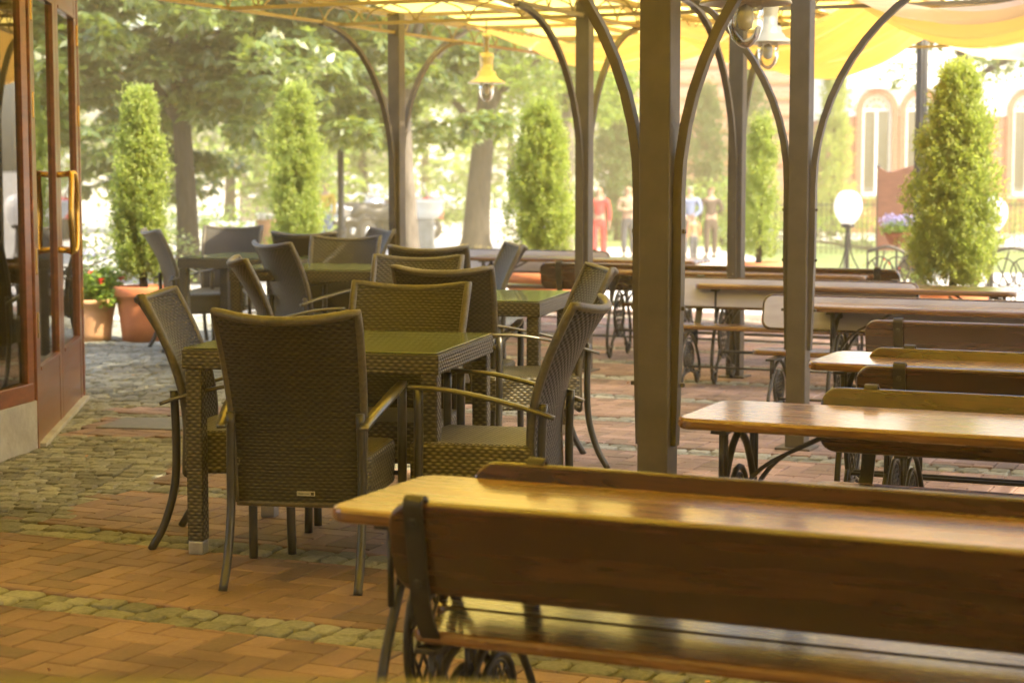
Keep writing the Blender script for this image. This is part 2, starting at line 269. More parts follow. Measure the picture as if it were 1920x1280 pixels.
# ------------------------------------------------------------------ mesh helpers
class MB:
    def __init__(s): s.v = []; s.f = []; s.sm = []
    def add(s, vs, fs, smooth=False):
        o = len(s.v); s.v += [tuple(x) for x in vs]; s.f += [tuple(o + i for i in f) for f in fs]; s.sm += [smooth] * len(fs); return s
    def box(s, c, size, rot=None, bev=0.0):
        x, y, z = (k / 2 for k in size)
        if bev > 0:
            bm = bmesh.new(); bmesh.ops.create_cube(bm, size=1.0)
            for v in bm.verts: v.co = Vector((v.co.x * size[0], v.co.y * size[1], v.co.z * size[2]))
            bmesh.ops.bevel(bm, geom=bm.edges[:], offset=bev, segments=2, profile=0.6, affect='EDGES')
            vs = [v.co.copy() for v in bm.verts]; bm.verts.index_update()
            fs = [[v.index for v in f.verts] for f in bm.faces]; bm.free()
        else:
            vs = [Vector((a * x, b * y, d * z)) for a in (-1, 1) for b in (-1, 1) for d in (-1, 1)]
            fs = [(0, 1, 3, 2), (4, 6, 7, 5), (0, 4, 5, 1), (2, 3, 7, 6), (0, 2, 6, 4), (1, 5, 7, 3)]
        if rot is not None: vs = [rot @ v for v in vs]
        c = Vector(c); return s.add([v + c for v in vs], fs)
    def tube(s, pts, r, n=8, closed=False, smooth=True):
        pts = [Vector(p) for p in pts]; k = len(pts)
        rs = r if isinstance(r, (list, tuple)) else [r] * k
        tang = []
        for i in range(k):
            a = pts[(i - 1) % k] if (closed or i > 0) else pts[i]; b = pts[(i + 1) % k] if (closed or i < k - 1) else pts[i]
            t = (b - a); tang.append(t.normalized() if t.length > 1e-9 else Vector((0, 0, 1)))
        up = Vector((0, 0, 1)) if abs(tang[0].z) < 0.9 else Vector((1, 0, 0))
        nrm = (up - tang[0] * up.dot(tang[0])).normalized()
        vs = []
        for i in range(k):
            nrm = nrm - tang[i] * nrm.dot(tang[i]); nrm.normalize()
            bi = tang[i].cross(nrm)
            for j in range(n):
                a = 2 * math.pi * j / n
                vs.append(pts[i] + (nrm * math.cos(a) + bi * math.sin(a)) * rs[i])
        fs = []
        for i in range(k if closed else k - 1):
            for j in range(n):
                a = i * n + j; b = i * n + (j + 1) % n; c = ((i + 1) % k) * n + (j + 1) % n; d = ((i + 1) % k) * n + j
                fs.append((a, b, c, d))
        if not closed: fs += [tuple(range(n))[::-1], tuple((k - 1) * n + j for j in range(n))]
        return s.add(vs, fs, smooth)
    def bar(s, pts, w, t, side, smooth=False):
        """flat bar swept along pts; w measured along 'side', t across"""
        pts = [Vector(p) for p in pts]; k = len(pts); vs = []
        sides = side if isinstance(side, list) else [side] * k
        ws = w if isinstance(w, (list, tuple)) else [w] * k
        for i in range(k):
            a = pts[max(i - 1, 0)]; b = pts[min(i + 1, k - 1)]; tg = (b - a).normalized()
            sd = Vector(sides[i]); sd = (sd - tg * sd.dot(tg)).normalized(); nn = tg.cross(sd)
            for (p, q) in ((-1, -1), (1, -1), (1, 1), (-1, 1)): vs.append(pts[i] + sd * (p * ws[i] / 2) + nn * (q * t / 2))
        fs = [(i * 4 + j, i * 4 + (j + 1) % 4, (i + 1) * 4 + (j + 1) % 4, (i + 1) * 4 + j) for i in range(k - 1) for j in range(4)]
        fs += [(3, 2, 1, 0), tuple((k - 1) * 4 + j for j in range(4))]
        return s.add(vs, fs, smooth)
    def lathe(s, prof, n=24, c=(0, 0, 0), smooth=True):
        vs = []; c = Vector(c)
        for r, z in prof:
            for j in range(n):
                a = 2 * math.pi * j / n; vs.append(c + Vector((r * math.cos(a), r * math.sin(a), z)))
        fs = [(i * n + j, i * n + (j + 1) % n, (i + 1) * n + (j + 1) % n, (i + 1) * n + j) for i in range(len(prof) - 1) for j in range(n)]
        return s.add(vs, fs, smooth)
    def grid(s, nu, nv, fn, smooth=True):
        vs = [fn(i / (nu - 1), j / (nv - 1)) for j in range(nv) for i in range(nu)]
        fs = [(j * nu + i, j * nu + i + 1, (j + 1) * nu + i + 1, (j + 1) * nu + i) for j in range(nv - 1) for i in range(nu - 1)]
        return s.add(vs, fs, smooth)
    def slab(s, outline, z0, z1, mat=None, bev=0.008):
        """prism of a 2D outline between z0 and z1, edges chamfered inward; optional matrix"""
        n = len(outline); cx = sum(p[0] for p in outline) / n; cy = sum(p[1] for p in outline) / n
        def inset(d):
            r = []
            for i in range(n):
                p0 = Vector(outline[i - 1]); p1 = Vector(outline[i]); p2 = Vector(outline[(i + 1) % n])
                e1 = (p1 - p0).normalized(); e2 = (p2 - p1).normalized()
                nn = (Vector((-e1.y, e1.x)) + Vector((-e2.y, e2.x)))
                nn = nn.normalized() if nn.length > 1e-6 else Vector((0, 0))
                r.append(p1 + nn * d)
            return r
        rings = []
        for (d, z) in ((bev, z0), (bev * 0.3, z0 + bev * 0.3), (0, z0 + bev), (0, z1 - bev), (bev * 0.3, z1 - bev * 0.3), (bev, z1)):
            rings.append([Vector((p.x, p.y, z)) for p in inset(d)])
        vs = [v for r in rings for v in r]
        if mat is not None: vs = [mat @ v for v in vs]
        fs = [(k * n + i, k * n + (i + 1) % n, (k + 1) * n + (i + 1) % n, (k + 1) * n + i) for k in range(5) for i in range(n)]
        fs += [tuple(range(n))[::-1], tuple(5 * n + i for i in range(n))]
        return s.add(vs, fs)
    def build(s, name, mat, parent=None, loc=None, rz=None, weld=False):
        me = bpy.data.meshes.new(name); me.from_pydata(s.v, [], s.f)
        me.polygons.foreach_set('use_smooth', s.sm)
        co = np.array(s.v, dtype=np.float32)
        uvl = me.uv_layers.new(name='UVMap')
        nl = len(me.loops); li = np.empty(nl, dtype=np.int32); me.loops.foreach_get('vertex_index', li)
        npoly = len(me.polygons); nr = np.empty(npoly * 3, dtype=np.float32); me.polygons.foreach_get('normal', nr); nr = np.abs(nr.reshape(-1, 3))
        lt = np.empty(npoly, dtype=np.int32); me.polygons.foreach_get('loop_total', lt)
        dom = np.repeat(np.argmax(nr * np.array([1, 1, 1.0]), axis=1), lt)
        c = co[li]
        u = np.where(dom == 0, c[:, 1], c[:, 0]); v = np.where(dom == 2, c[:, 1], c[:, 2])
        uvl.data.foreach_set('uv', np.stack([u, v], 1).ravel().astype(np.float32))
        me.materials.append(MT[mat] if isinstance(mat, str) else mat); me.update()
        o = bpy.data.objects.new(name, me); sc.collection.objects.link(o)
        if parent is not None: o.parent = parent
        if loc is not None: o.location = loc
        if rz is not None: o.rotation_euler = (0, 0, rz)
        return o
def tag(o, label=None, cat=None, group=None, kind=None):
    if label: o['label'] = label
    if cat: o['category'] = cat
    if group: o['group'] = group
    if kind: o['kind'] = kind
    return o
def thing(name, loc, rz, label, cat, group=None):
    o = bpy.data.objects.new(name, None); sc.collection.objects.link(o)
    o.empty_display_size = 0.2; o.location = loc; o.rotation_euler = (0, 0, rz)
    return tag(o, label, cat, group)
def kids(o): return [c for c in bpy.data.objects if c.parent == o]
def dup(o, loc=None, rz=None, label=None, parent=None):
    c = o.copy(); sc.collection.objects.link(c)
    if parent is not None: c.parent = parent
    for ch in kids(o): dup(ch, parent=c)
    if loc is not None: c.location = loc
    if rz is not None: c.rotation_euler = (0, 0, rz)
    if label: c['label'] = label
    return c
def rrect(x0, x1, y0, y1, r, n=6):
    o = []
    for (cx, cy, a0) in ((x1 - r, y0 + r, -90), (x1 - r, y1 - r, 0), (x0 + r, y1 - r, 90), (x0 + r, y0 + r, 180)):
        for i in range(n + 1):
            a = R(a0 + 90 * i / n); o.append((cx + r * math.cos(a), cy + r * math.sin(a)))
    return o
def spline(ctrl, n=8):
    """Catmull-Rom through control points"""
    c = [Vector(p) for p in ctrl]; c = [c[0] * 2 - c[1]] + c + [c[-1] * 2 - c[-2]]; o = []
    for i in range(1, len(c) - 2):
        for k in range(n):
            t = k / n; a, b, d, e = c[i - 1], c[i], c[i + 1], c[i + 2]
            o.append(0.5 * ((2 * b) + (d - a) * t + (2 * a - 5 * b + 4 * d - e) * t * t + (-a + 3 * b - 3 * d + e) * t ** 3))
    o.append(c[-2]); return o
# ------------------------------------------------------------------ setting: terrain and paving
TH = R(-24.0)                       # grid of the terrace
U = Vector((math.cos(TH), math.sin(TH), 0)); V = Vector((-math.sin(TH), math.cos(TH), 0))
ROT = Matrix.Rotation(TH, 3, 'Z')
def uv(u, v, z=0.0): return U * u + V * v + Vector((0, 0, z))
def gz(y):
    t = min(max((y - 17.5) / 22.0, 0), 1); t = t * t * (3 - 2 * t)
    return -0.035 - 0.54 * t
def gsheet(name, x0, x1, y0, y1, dz, mat, nx=30, ny=80, kind='structure', edge=0.0, seed=0):
    rr = random.Random(seed)
    ph = [rr.uniform(0, 6) for _ in range(4)]
    def fn(a, b):
        y = y0 + (y1 - y0) * b
        xa = x0 + edge * math.sin(y * 0.9 + ph[0]); xb = x1 + edge * math.sin(y * 0.7 + ph[1])
        return Vector((xa + (xb - xa) * a, y + (edge * math.sin(a * 9 + ph[2]) if edge else 0), gz(y) + dz))
    o = MB().grid(nx, ny, fn).build(name, mat); o['kind'] = kind; return o
# one ground sheet reaching the horizon
ys = [-30, -5, 5, 17.5] + [17.5 + i * 1.1 for i in range(1, 21)] + [60, 120, 300, 1200]
mb = MB(); xs = [-900, -200, -40, 0, 40, 200, 900]
mb.add([Vector((x, y, gz(y))) for y in ys for x in xs], [(j * 7 + i, j * 7 + i + 1, (j + 1) * 7 + i + 1, (j + 1) * 7 + i) for j in range(len(ys) - 1) for i in range(6)], True)
tag(mb.build('ground', 'ground'), kind='structure')
gsheet('path', -14, 16, 17.2, 130, 0.004, 'path')
for i, (x0, x1, y0, y1) in enumerate([(0.4, 6.5, 47.5, 62), (-13.5, -6.8, 24, 33), (-3.3, -0.8, 33, 37), (5.3, 12.5, 34, 52), (-4.3, 0.3, 70, 95), (7, 16, 63, 90), (-1.6, -0.1, 39.5, 45.0)]):
    gsheet('lawn', x0, x1, y0, y1, 0.008, 'lawn', 24, 24, edge=0.18, seed=i)
# terrace bed
mb = MB(); c = [uv(-10, -4), uv(7, -4), uv(7, 17.6), uv(-10, 17.6)]
mb.add([p + Vector((0, 0, -0.012)) for p in c] + [p + Vector((0, 0, -0.2)) for p in c], [(0, 1, 2, 3), (4, 5, 1, 0), (5, 6, 2, 1), (6, 7, 3, 2), (7, 4, 0, 3)])
tag(mb.build('terrace_bed', 'joint'), kind='structure')
STRIPS = [4.86 + 0.985 * k for k in range(-4, 13)]
def infrustum(p, m=2.8): return p.y > 1.6 and abs(p.x) < 0.275 * p.y + m
def cobbled(p):                     # left area paved with granite setts
    q = p.x - (-1.89 + (p.y - 7.2) * 0.194)
    vv = p.x * V.x + p.y * V.y
    return q < 0.03 * math.sin(p.y * 7) and vv > 5.95 and not (-2.35 < p.x and 9.75 < p.y < 10.98)
def strip_at(v):
    for s in STRIPS:
        if abs(v - s) < 0.105: return s
    return None
brick = MB(); rnd = random.Random(3)
def paver(cx, cy, lx, ly, dz=0.0):
    """cx,cy in grid coordinates"""
    g = 0.0025; b = 0.004; hx, hy = lx / 2 - g, ly / 2 - g
    top = [(-hx + b, -hy + b), (hx - b, -hy + b), (hx - b, hy - b), (-hx + b, hy - b)]
    rim = [(-hx, -hy), (hx, -hy), (hx, hy), (-hx, hy)]
    tx, ty = rnd.uniform(-0.006, 0.006), rnd.uniform(-0.006, 0.006); dz += rnd.uniform(-0.0015, 0.0015)
    vs = [uv(cx + x, cy + y, dz + x * tx + y * ty) for x, y in top] + [uv(cx + x, cy + y, dz - b + x * tx + y * ty) for x, y in rim] + [uv(cx + x, cy + y, -0.02) for x, y in rim]
    fs = [(0, 1, 2, 3)] + [(4 + i, 4 + (i + 1) % 4, (i + 1) % 4, i) for i in range(4)] + [(8 + i, 8 + (i + 1) % 4, 4 + (i + 1) % 4, 4 + i) for i in range(4)]
    brick.add(vs, fs)
wB = 0.0985
for i in range(-105, 70):
    for j in range(8, 178):
        m = (i - j) % 4
        if m == 0: cx, cy, lx, ly = (i + 1) * wB, (j + 0.5) * wB, 2 * wB, wB
        elif m == 3: cx, cy, lx, ly = (i + 0.5) * wB, (j + 1) * wB, wB, 2 * wB
        else: continue
        p = uv(cx, cy)
        if not infrustum(p) or cobbled(p): continue
        # cut pavers at the sett strips
        lo, hi = cy - ly / 2, cy + ly / 2
        for s in STRIPS:
            if lo < s + 0.105 and hi > s - 0.105:
                if cy < s: hi = min(hi, s - 0.105)
                else: lo = max(lo, s + 0.105)
        if hi - lo < 0.02: continue
        paver(cx, (lo + hi) / 2, lx, hi - lo)
tag(brick.build('brick_paving', 'brick'), kind='structure')
cob = MB()
def sett(c, ax, ay, hx, hy, zt=0.0):
    n = 12; o = []
    for k in range(n):
        a = 2 * math.pi * (k + 0.5) / n; ca, sa = math.cos(a), math.sin(a)
        q = 1.0 / (abs(ca) ** 7 + abs(sa) ** 7) ** (1 / 7) * rnd.uniform(0.92, 1.03)
        o.append((hx * ca * q, hy * sa * q))
    hz = rnd.uniform(-0.005, 0.005) + zt
    vs = [c + ax * x * 0.86 + ay * y * 0.86 + Vector((0, 0, hz + rnd.uniform(-.003, .002))) for x, y in o] \
       + [c + ax * x * 0.965 + ay * y * 0.965 + Vector((0, 0, hz - 0.005)) for x, y in o] + [c + ax * x + ay * y + Vector((0, 0, -0.03)) for x, y in o]
    fs = [tuple(range(n))] + [(n + i, n + (i + 1) % n, (i + 1) % n, i) for i in range(n)] + [(2 * n + i, 2 * n + (i + 1) % n, n + (i + 1) % n, n + i) for i in range(n)]
    cob.add(vs, fs, False)
for s in STRIPS:
    for row in (-1, 1):
        u = -9.0
        while u < 6:
            L = rnd.uniform(0.085, 0.15); p = uv(u + L / 2, s + row * 0.05)
            if infrustum(p) and not cobbled(p) and not (-2.35 < p.x < -1.2 and 9.75 < p.y < 10.98 and False):
                sett(p, U, V, L / 2 - 0.004, 0.047)
            u += L
X, Y = Vector((1, 0, 0)), Vector((0, 1, 0))
A1 = Vector((math.cos(R(-11)), math.sin(R(-11)), 0)); A2 = Vector((-A1.y, A1.x, 0))
r = 5.0
while r < 19.0:  # rows of setts
    s = -7.0 + rnd.uniform(0, .1)
    while s < 2.5:
        L = rnd.uniform(0.07, 0.12)
        p = A1 * (s + L / 2) + A2 * (r + 0.02 * math.sin(s * 3))
        if infrustum(p, 1.2) and cobbled(p) and p.y < 18: sett(p, A1, A2, L / 2 - 0.003, 0.040, 0.002)
        s += L
    r += 0.086
tag(cob.build('cobble_paving', 'cobble'), kind='structure')
mb = MB().box(uv(-5.95, 8.30 + 0.5, 0.0), (0.5, 0.42, 0.02), ROT, 0.004)
mc = G(288, 795); mc.z = 0.001
mb = MB().box(mc, (0.50, 0.42, 0.012), Matrix.Rotation(R(-11), 3, 'Z'), 0.003)
tag(mb.build('manhole_cover', 'manhole'), 'square grey metal cover set in a brick patch left of the wicker chairs', 'manhole cover')

# ------------------------------------------------------------------ wicker chair
def z_(v): return 0.285 + (0.925 - 0.285) * v
def back_pt(u, v, off=0.0):
    z = z_(v); hw = 0.213 + 0.026 * v
    t = max(0, (z - 0.40) / 0.525)
    y = -0.205 - 0.200 * t ** 1.7 + 0.012 * math.sin(math.pi * t)
    cv = 0.012 + 0.050 * v ** 1.5
    y += cv * u * u
    z += 0.026 * u * u * v ** 3
    return Vector((hw * u, y + off, z))
def make_chair():
    t = thing('wicker_chair', (0, 0, 0), 0, 'x', 'chair', 'wicker armchairs around the wicker tables')
    nu, nv = 15, 25; b = MB()
    b.grid(nu, nv, lambda a, c: back_pt(a * 2 - 1, c, 0.0))
    fr = MB().grid(nu, nv, lambda a, c: back_pt(a * 2 - 1, c, 0.024))
    b.add(fr.v, [f[::-1] for f in fr.f], True)
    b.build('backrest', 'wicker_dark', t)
    # wrapped edge trim of the backrest
    e = [back_pt(-1, k / 16, 0.012) for k in range(17)] + [back_pt(-1 + k / 8, 1, 0.012) for k in range(1, 17)] + [back_pt(1, 1 - k / 16, 0.012) for k in range(1, 17)]
    q = MB().tube(e, 0.0165, 8)
    q.tube([back_pt(-1 + k / 4, 0, 0.012) for k in range(9)], 0.014, 8)
    q.build('trim', 'wicker_trim', t)
    s = MB(); ol = rrect(-0.245, 0.245, -0.19, 0.265, 0.035, 3)
    s.slab(ol, 0.29, 0.452, None, 0.016)
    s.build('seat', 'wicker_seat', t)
    for sx in (-1, 1):
        MB().tube(spline([(sx * .222, -.222, .60), (sx * .226, -.215, .42), (sx * .226, -.222, .25), (sx * .228, -.262, .10), (sx * .23, -.315, .0)], 5), 0.0155, 10).build('leg', 'alu', t)
        MB().tube(spline([(sx * .276, .215, .645), (sx * .276, .215, .45), (sx * .275, .218, .2), (sx * .276, .222, .0)], 3), 0.0165, 10).build('leg', 'alu', t)
        a = spline([(sx * .243, -.265, .555), (sx * .258, -.15, .592), (sx * .274, .0, .628), (sx * .280, .12, .648), (sx * .272, .25, .654)], 6)
        MB().bar(a, [0.030 + 0.012 * math.sin(math.pi * i / (len(a) - 1)) for i in range(len(a))], 0.013, (1, 0, 0), True).build('armrest', 'arm', t)
    MB().tube([(-.27, .215, .33), (.27, .215, .33)], 0.009, 8).build('stretcher', 'alu', t)
    return t
CH = make_chair(); CH.scale = (1, 1, .985); used = [0]
def chair(px, py, phi, label, h=0.911):
    f = Vector((math.cos(R(phi)), math.sin(R(phi)), 0))
    p = G(px, py, h); c = p + f * 0.40; c.z = 0
    rz = R(phi - 90)
    if used[0] == 0: used[0] = 1; CH.location = c; CH.rotation_euler = (0, 0, rz); CH['label'] = label; return CH
    return dup(CH, c, rz, label)
C1 = chair(525, 603, 82, 'nearest dark wicker armchair, outer back and small metal plate towards us')
plt = MB().box((0.035, -0.2245, 0.325), (0.062, 0.004, 0.016), None, 0.001).build('maker_plate', 'silver', C1)
mk = MB()
for k in range(9): mk.box((0.012 + k * 0.0042, -0.2270, 0.325), (0.0026, 0.001, 0.0035))
mk.box((0.058, -0.2270, 0.325), (0.010, 0.001, 0.010)); mk.build('plate_marking', 'black', plt)
C2 = chair(264, 561, -4, 'wicker armchair left of the front glass table, sunlit weave of its backrest facing right')
chair(1138, 578, 166, 'wicker armchair right of the front glass table, curved outer back towards us')
chair(779, 541, -101, 'wicker armchair behind the front glass table, front of its backrest facing the camera')
chair(823, 513, 79, 'dark-backed wicker armchair in front of the second glass table, back turned to the camera')
chair(790, 488, -100, 'wicker armchair across the second glass table, weave facing the camera')
chair(798, 471, 80, 'far dark wicker armchair, only its dark top rim showing over the next armchair')
chair(984, 466, 192, 'narrow edge-on wicker armchair at the far right end of the second glass table')
chair(1150, 510, 192, 'narrow edge-on wicker armchair directly beside the tall curved one, lit yellow weave strip')
chair(492, 463, 36, 'armchair with plain dark outer back left of the third glass table, leaning left')
chair(428, 494, 13, 'slim wicker armchair seen from the side left of the second table, rolled top edge')
chair(268, 437, 24, 'leftmost far wicker armchair with plain dark back beside the terracotta pot')
chair(442, 430, -97, 'wicker armchair behind the small left table under the first potted conifer, weave facing us')
chair(565, 443, 80, 'dark back of a wicker armchair between two weave-fronted backs in the far row')
chair(653, 450, -98, 'wicker armchair behind the third glass table with light weave facing the camera')
chair(732, 436, 206, 'small pale grey far wicker armchair corner beside the thin pavilion post')
# ------------------------------------------------------------------ wicker tables
def make_wtable(W=0.96, D=0.83):
    t = thing('wicker_table', (0, 0, 0), 0, 'x', 'table', 'wicker tables with glass tops')
    hx, hy = W / 2, D / 2
    a = MB(); a.slab([(-hx, -hy), (hx, -hy), (hx, hy), (-hx, hy)], 0.682, 0.752, None, 0.006); a.build('table_frame', 'wicker_table', t)
    g = MB(); g.slab([(-hx + .006, -hy + .006), (hx - .006, -hy + .006), (hx - .006, hy - .006), (-hx + .006, hy - .006)], 0.754, 0.7605, None, 0.0015); g.build('glass_top', 'table_glass', t)
    for sx in (-1, 1):
        for sy in (-1, 1):
            l = MB().box((sx * (hx - .038), sy * (hy - .038), 0.366), (0.062, 0.062, 0.632), None, 0.008).build('leg', 'wicker_table', t)
            MB().box((sx * (hx - .038), sy * (hy - .038), 0.025), (0.058, 0.058, 0.05), None, 0.006).build('metal_foot', 'silver', l)
    return t
WT = make_wtable(); rt = R(-12.7)
u1 = Vector((math.cos(rt), math.sin(rt), 0)); v1 = Vector((-u1.y, u1.x, 0))
def wt_loc(px, py, rz, W=0.96, D=0.83, corner=(1, -1)):
    p = G(px, py, 0.76); a = Vector((math.cos(rz), math.sin(rz), 0)); b = Vector((-a.y, a.x, 0))
    c = p - a * corner[0] * W / 2 - b * corner[1] * D / 2; c.z = 0; return c
WT.location = wt_loc(822, 662, rt); WT.rotation_euler = (0, 0, rt); WT['label'] = 'nearest wicker table with green glass top, between the big front armchair and the curved one'
dup(WT, wt_loc(1012, 565, rt), rt, 'second wicker table, green glass top seen right of the dark-backed armchair')
dup(WT, wt_loc(700, 507, R(-10)), R(-10), 'third wicker table, far narrow green top left of the weave-fronted armchairs')
dup(WT, wt_loc(436, 484, R(-14), corner=(-0.1, -1)), R(-14), 'far left wicker table with greyish top beside the first potted conifer')

# ------------------------------------------------------------------ wooden tables and benches on cast iron
def scroll(c, r0, a0, turns, sgn, n=14):
    """spiral in the yz plane"""
    o = []
    for k in range(n + 1):
        t = k / n; a = a0 + sgn * turns * 2 * math.pi * t; r = r0 * (1 - 0.72 * t)
        o.append((0, c[0] + r * math.cos(a), c[1] + r * math.sin(a)))
    return o
def shift(pts, dx): return [(p[0] + dx, p[1], p[2]) for p in pts]
def iron_end(hw, top, x, r=0.0095):
    m = MB()
    for sg in (-1, 1):
        leg = spline([(x, 0, top - .02), (x, sg * hw * .40, top * .84), (x, sg * hw * .86, top * .50), (x, sg * hw * .99, top * .25), (x, sg * hw * .93, .07), (x, sg * (hw * .80), .012)], 6)
        m.tube(leg, r * 1.15, 8)
        sc_ = [(x, sg * (hw * .80 - 0.0 + 0.038 * math.sin(a) * -1), .05 - 0.038 * math.cos(a)) for a in [k * math.pi * 2 * .8 / 12 for k in range(13)]]
        m.tube(sc_, r * 1.1, 8)
        m.tube(spline([(x, sg * hw * .66, .075), (x, sg * hw * .5, top * .22), (x, 0, top * .30)], 5), r, 8)
        for k in (.55, .72): m.tube([(x, sg * hw * k, top * (.74 - .25 * (k - .55))), (x, sg * hw * k, top)], r * .8, 6)
        m.tube(spline([(x, sg * hw * .34, top * .36), (x, sg * hw * .60, top * .12), (x, sg * hw * .5, .10)], 5), r * .8, 6)
    # medallion with lattice
    cz = top * .52; a, b = hw * .42, top * .26
    m.tube([(x, a * math.cos(t), cz + b * math.sin(t)) for t in [2 * math.pi * k / 20 for k in range(20)]], r * .9, 8, True)
    m.tube([(x, a * .78 * math.cos(t), cz + b * .86 * math.sin(t)) for t in [2 * math.pi * k / 20 for k in range(20)]], r * .5, 6, True)
    for k in range(-4, 5):
        for sg in (-1, 1):
            pts = []
            for q in range(13):
                y = -a * .8 + 1.6 * a * q / 12; z = cz + k * b * .42 + sg * y * 1.5
                if (y / (a * .8)) ** 2 + ((z - cz) / (b * .86)) ** 2 <= 1: pts.append((x, y, z))
            if len(pts) > 2: m.tube([pts[0], pts[-1]], r * .42, 5)
    m.box((x, 0, top - .006), (.05, hw * 1.7, .012), None, .002)
    return m
def make_table(L=2.05, W=0.50, T=0.66):
    t = thing('wooden_table', (0, 0, 0), 0, 'x', 'table', 'wooden tables on cast iron trestles')
    MB().slab(rrect(-L / 2, L / 2, -W / 2, W / 2, .055, 6), T - .034, T, None, .010).build('tabletop', 'wood', t)
    for sx in (-1, 1):
        x = sx * (L / 2 - .13)
        o = iron_end(.25, T - .036, x, .0105)
        for sy in (-.09, .09): o.bar(spline([(x, sy, .36), (x - sx * .10, sy, .50), (x - sx * .30, sy, T - .05)], 5), .022, .012, (0, 1, 0))
        o.build('iron_trestle', 'iron', t)
    MB().tube([(-L / 2 + .13, -.03, .20), (L / 2 - .13, -.03, .20)], .008, 6).tube([(-L / 2 + .13, .03, .20), (L / 2 - .13, .03, .20)], .008, 6).build('stretcher', 'iron', t)
    return t
def make_bench(L=1.85, inset=.16):
    t = thing('wooden_bench', (0, 0, 0), 0, 'x', 'bench', 'wooden benches with curled iron straps')
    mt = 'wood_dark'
    lean = Matrix.Translation((0, -.205, .595)) @ Matrix.Rotation(R(90 + 13), 4, 'X')
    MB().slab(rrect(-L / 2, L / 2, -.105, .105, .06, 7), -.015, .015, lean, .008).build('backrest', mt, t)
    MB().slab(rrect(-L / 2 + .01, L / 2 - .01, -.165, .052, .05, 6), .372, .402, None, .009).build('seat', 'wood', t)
    for sx in (-1, 1):
        x = sx * (L / 2 - inset)
        iron_end(.225, .368, x, .009).build('iron_frame', 'iron', t)
        pts = spline([(x, -.14, .362), (x, -.185, .42), (x, -.214, .50), (x, -.236, .62), (x, -.248, .688)], 5)
        curl = [(x, -.233 + .015 * math.cos(a), .694 + .015 * math.sin(a)) for a in [math.pi - k * math.pi * 1.5 / 10 for k in range(11)]]
        s = MB().bar(pts + [Vector(p) for p in curl], .044, .007, (1, 0, 0))
        for z in (.52, .655): s.box((x, -.213 - (z - .5) * .17 - .010, z), (.016, .008, .016), None, .003)
        s.build('strap', 'iron', t)
    MB().tube([(-L / 2 + inset, 0, .13), (L / 2 - inset, 0, .13)], .007, 6).build('stretcher', 'iron', t)
    return t
TB = {}; BN = {}
def wood_table(px, py, label, L=2.05, W=0.50):
    p = G(px, py, .66); c = p + U * L / 2 + V * W / 2; c.z = 0
    if L not in TB:
        t = make_table(L, W); TB[L] = t; t.location = c; t.rotation_euler = (0, 0, TH); t['label'] = label; return t
    return dup(TB[L], c, TH, label)
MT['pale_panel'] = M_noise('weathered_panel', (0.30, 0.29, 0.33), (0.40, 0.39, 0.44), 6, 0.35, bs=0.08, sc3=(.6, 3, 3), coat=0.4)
def pale(t, L):  # thin panel whose pale colour stands for sky glare on the varnish
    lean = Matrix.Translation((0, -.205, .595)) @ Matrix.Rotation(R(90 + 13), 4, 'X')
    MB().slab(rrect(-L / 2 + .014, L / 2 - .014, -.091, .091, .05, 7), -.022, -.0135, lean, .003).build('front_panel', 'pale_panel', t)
def bench(px, py, away, label, L=1.85, right=False, top=.702, inset=.16):
    p = G(px, py, top); sgn = 1 if away else -1
    c = p + U * (L / 2) * (-1 if right else 1) + V * (.225 * sgn); c.z = 0
    rz = TH if away else TH + math.pi
    if L not in BN:
        t = make_bench(L, inset); BN[L] = t; t.location = c; t.rotation_euler = (0, 0, rz); t['label'] = label; return t
    return dup(BN[L], c, rz, label)
bench(728, 931, True, 'dark wooden bench in the right foreground, long backrest sloping down to the right', 2.21, inset=.07)
wood_table(606, 950, 'nearest wooden table, left end jutting out in front of the wicker table', 2.2)
bench(892, 859, False, 'wooden bench across the nearest wooden table, its dark backrest just above the tabletop', 2.2)
wood_table(1262, 783, 'second wooden table, glossy top just right of the wide pavilion post', 2.2)
bench(1542, 722, False, 'wooden bench on the far side of the second wooden table', 2.2)
bench(1606, 680, True, 'wooden bench with a big curled strap, in front of the third wooden table', 2.2)
wood_table(1510, 678, 'third wooden table, pale end near the right post between two bench backs', 2.2)
bench(1630, 648, False, 'wooden bench behind the third wooden table, thin lit top edge', 2.2)
bench(1622, 597, True, 'reddish wooden bench backrest with one curled strap at its left, right of the posts', 2.2)
wood_table(1510, 573, 'fourth wooden table with a tall arched trestle beside the right-hand post', 2.2)
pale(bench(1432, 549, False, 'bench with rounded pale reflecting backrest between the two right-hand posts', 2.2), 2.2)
wood_table(1300, 532, 'fifth wooden table, pointed left end crossing behind the thinner post', 2.05)
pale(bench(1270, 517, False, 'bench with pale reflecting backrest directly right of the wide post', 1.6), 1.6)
bench(1688, 504, True, 'far bench with brown top edge ending in a curl left of the round white lamp', 1.85, True)
wood_table(1108, 506, 'sixth wooden table with scrolled arched trestle between the far post and the wide post', 2.05)
wood_table(872, 481, 'farthest wooden table, long thin top behind the edge-on wicker chairs', 2.05)
bench(1145, 470, False, 'farthest bench with dark top rail under the woman in red', 1.6, True)
bench(1012, 490, True, 'small bench with rounded brown backrest and one dark strap left of the far thin post', 1.0)
# dark rail at the bottom edge, very near the camera
rl = MB().slab(rrect(-.5, .38, -.22, .22, .05, 6), -.03, 0, None, .01)
tag(rl.build('near_tabletop', 'black', None, (-0.35, 1.42, 0.948), R(-1.2)), 'blurred dark tabletop edge at the bottom left, closest to the camera', 'table')

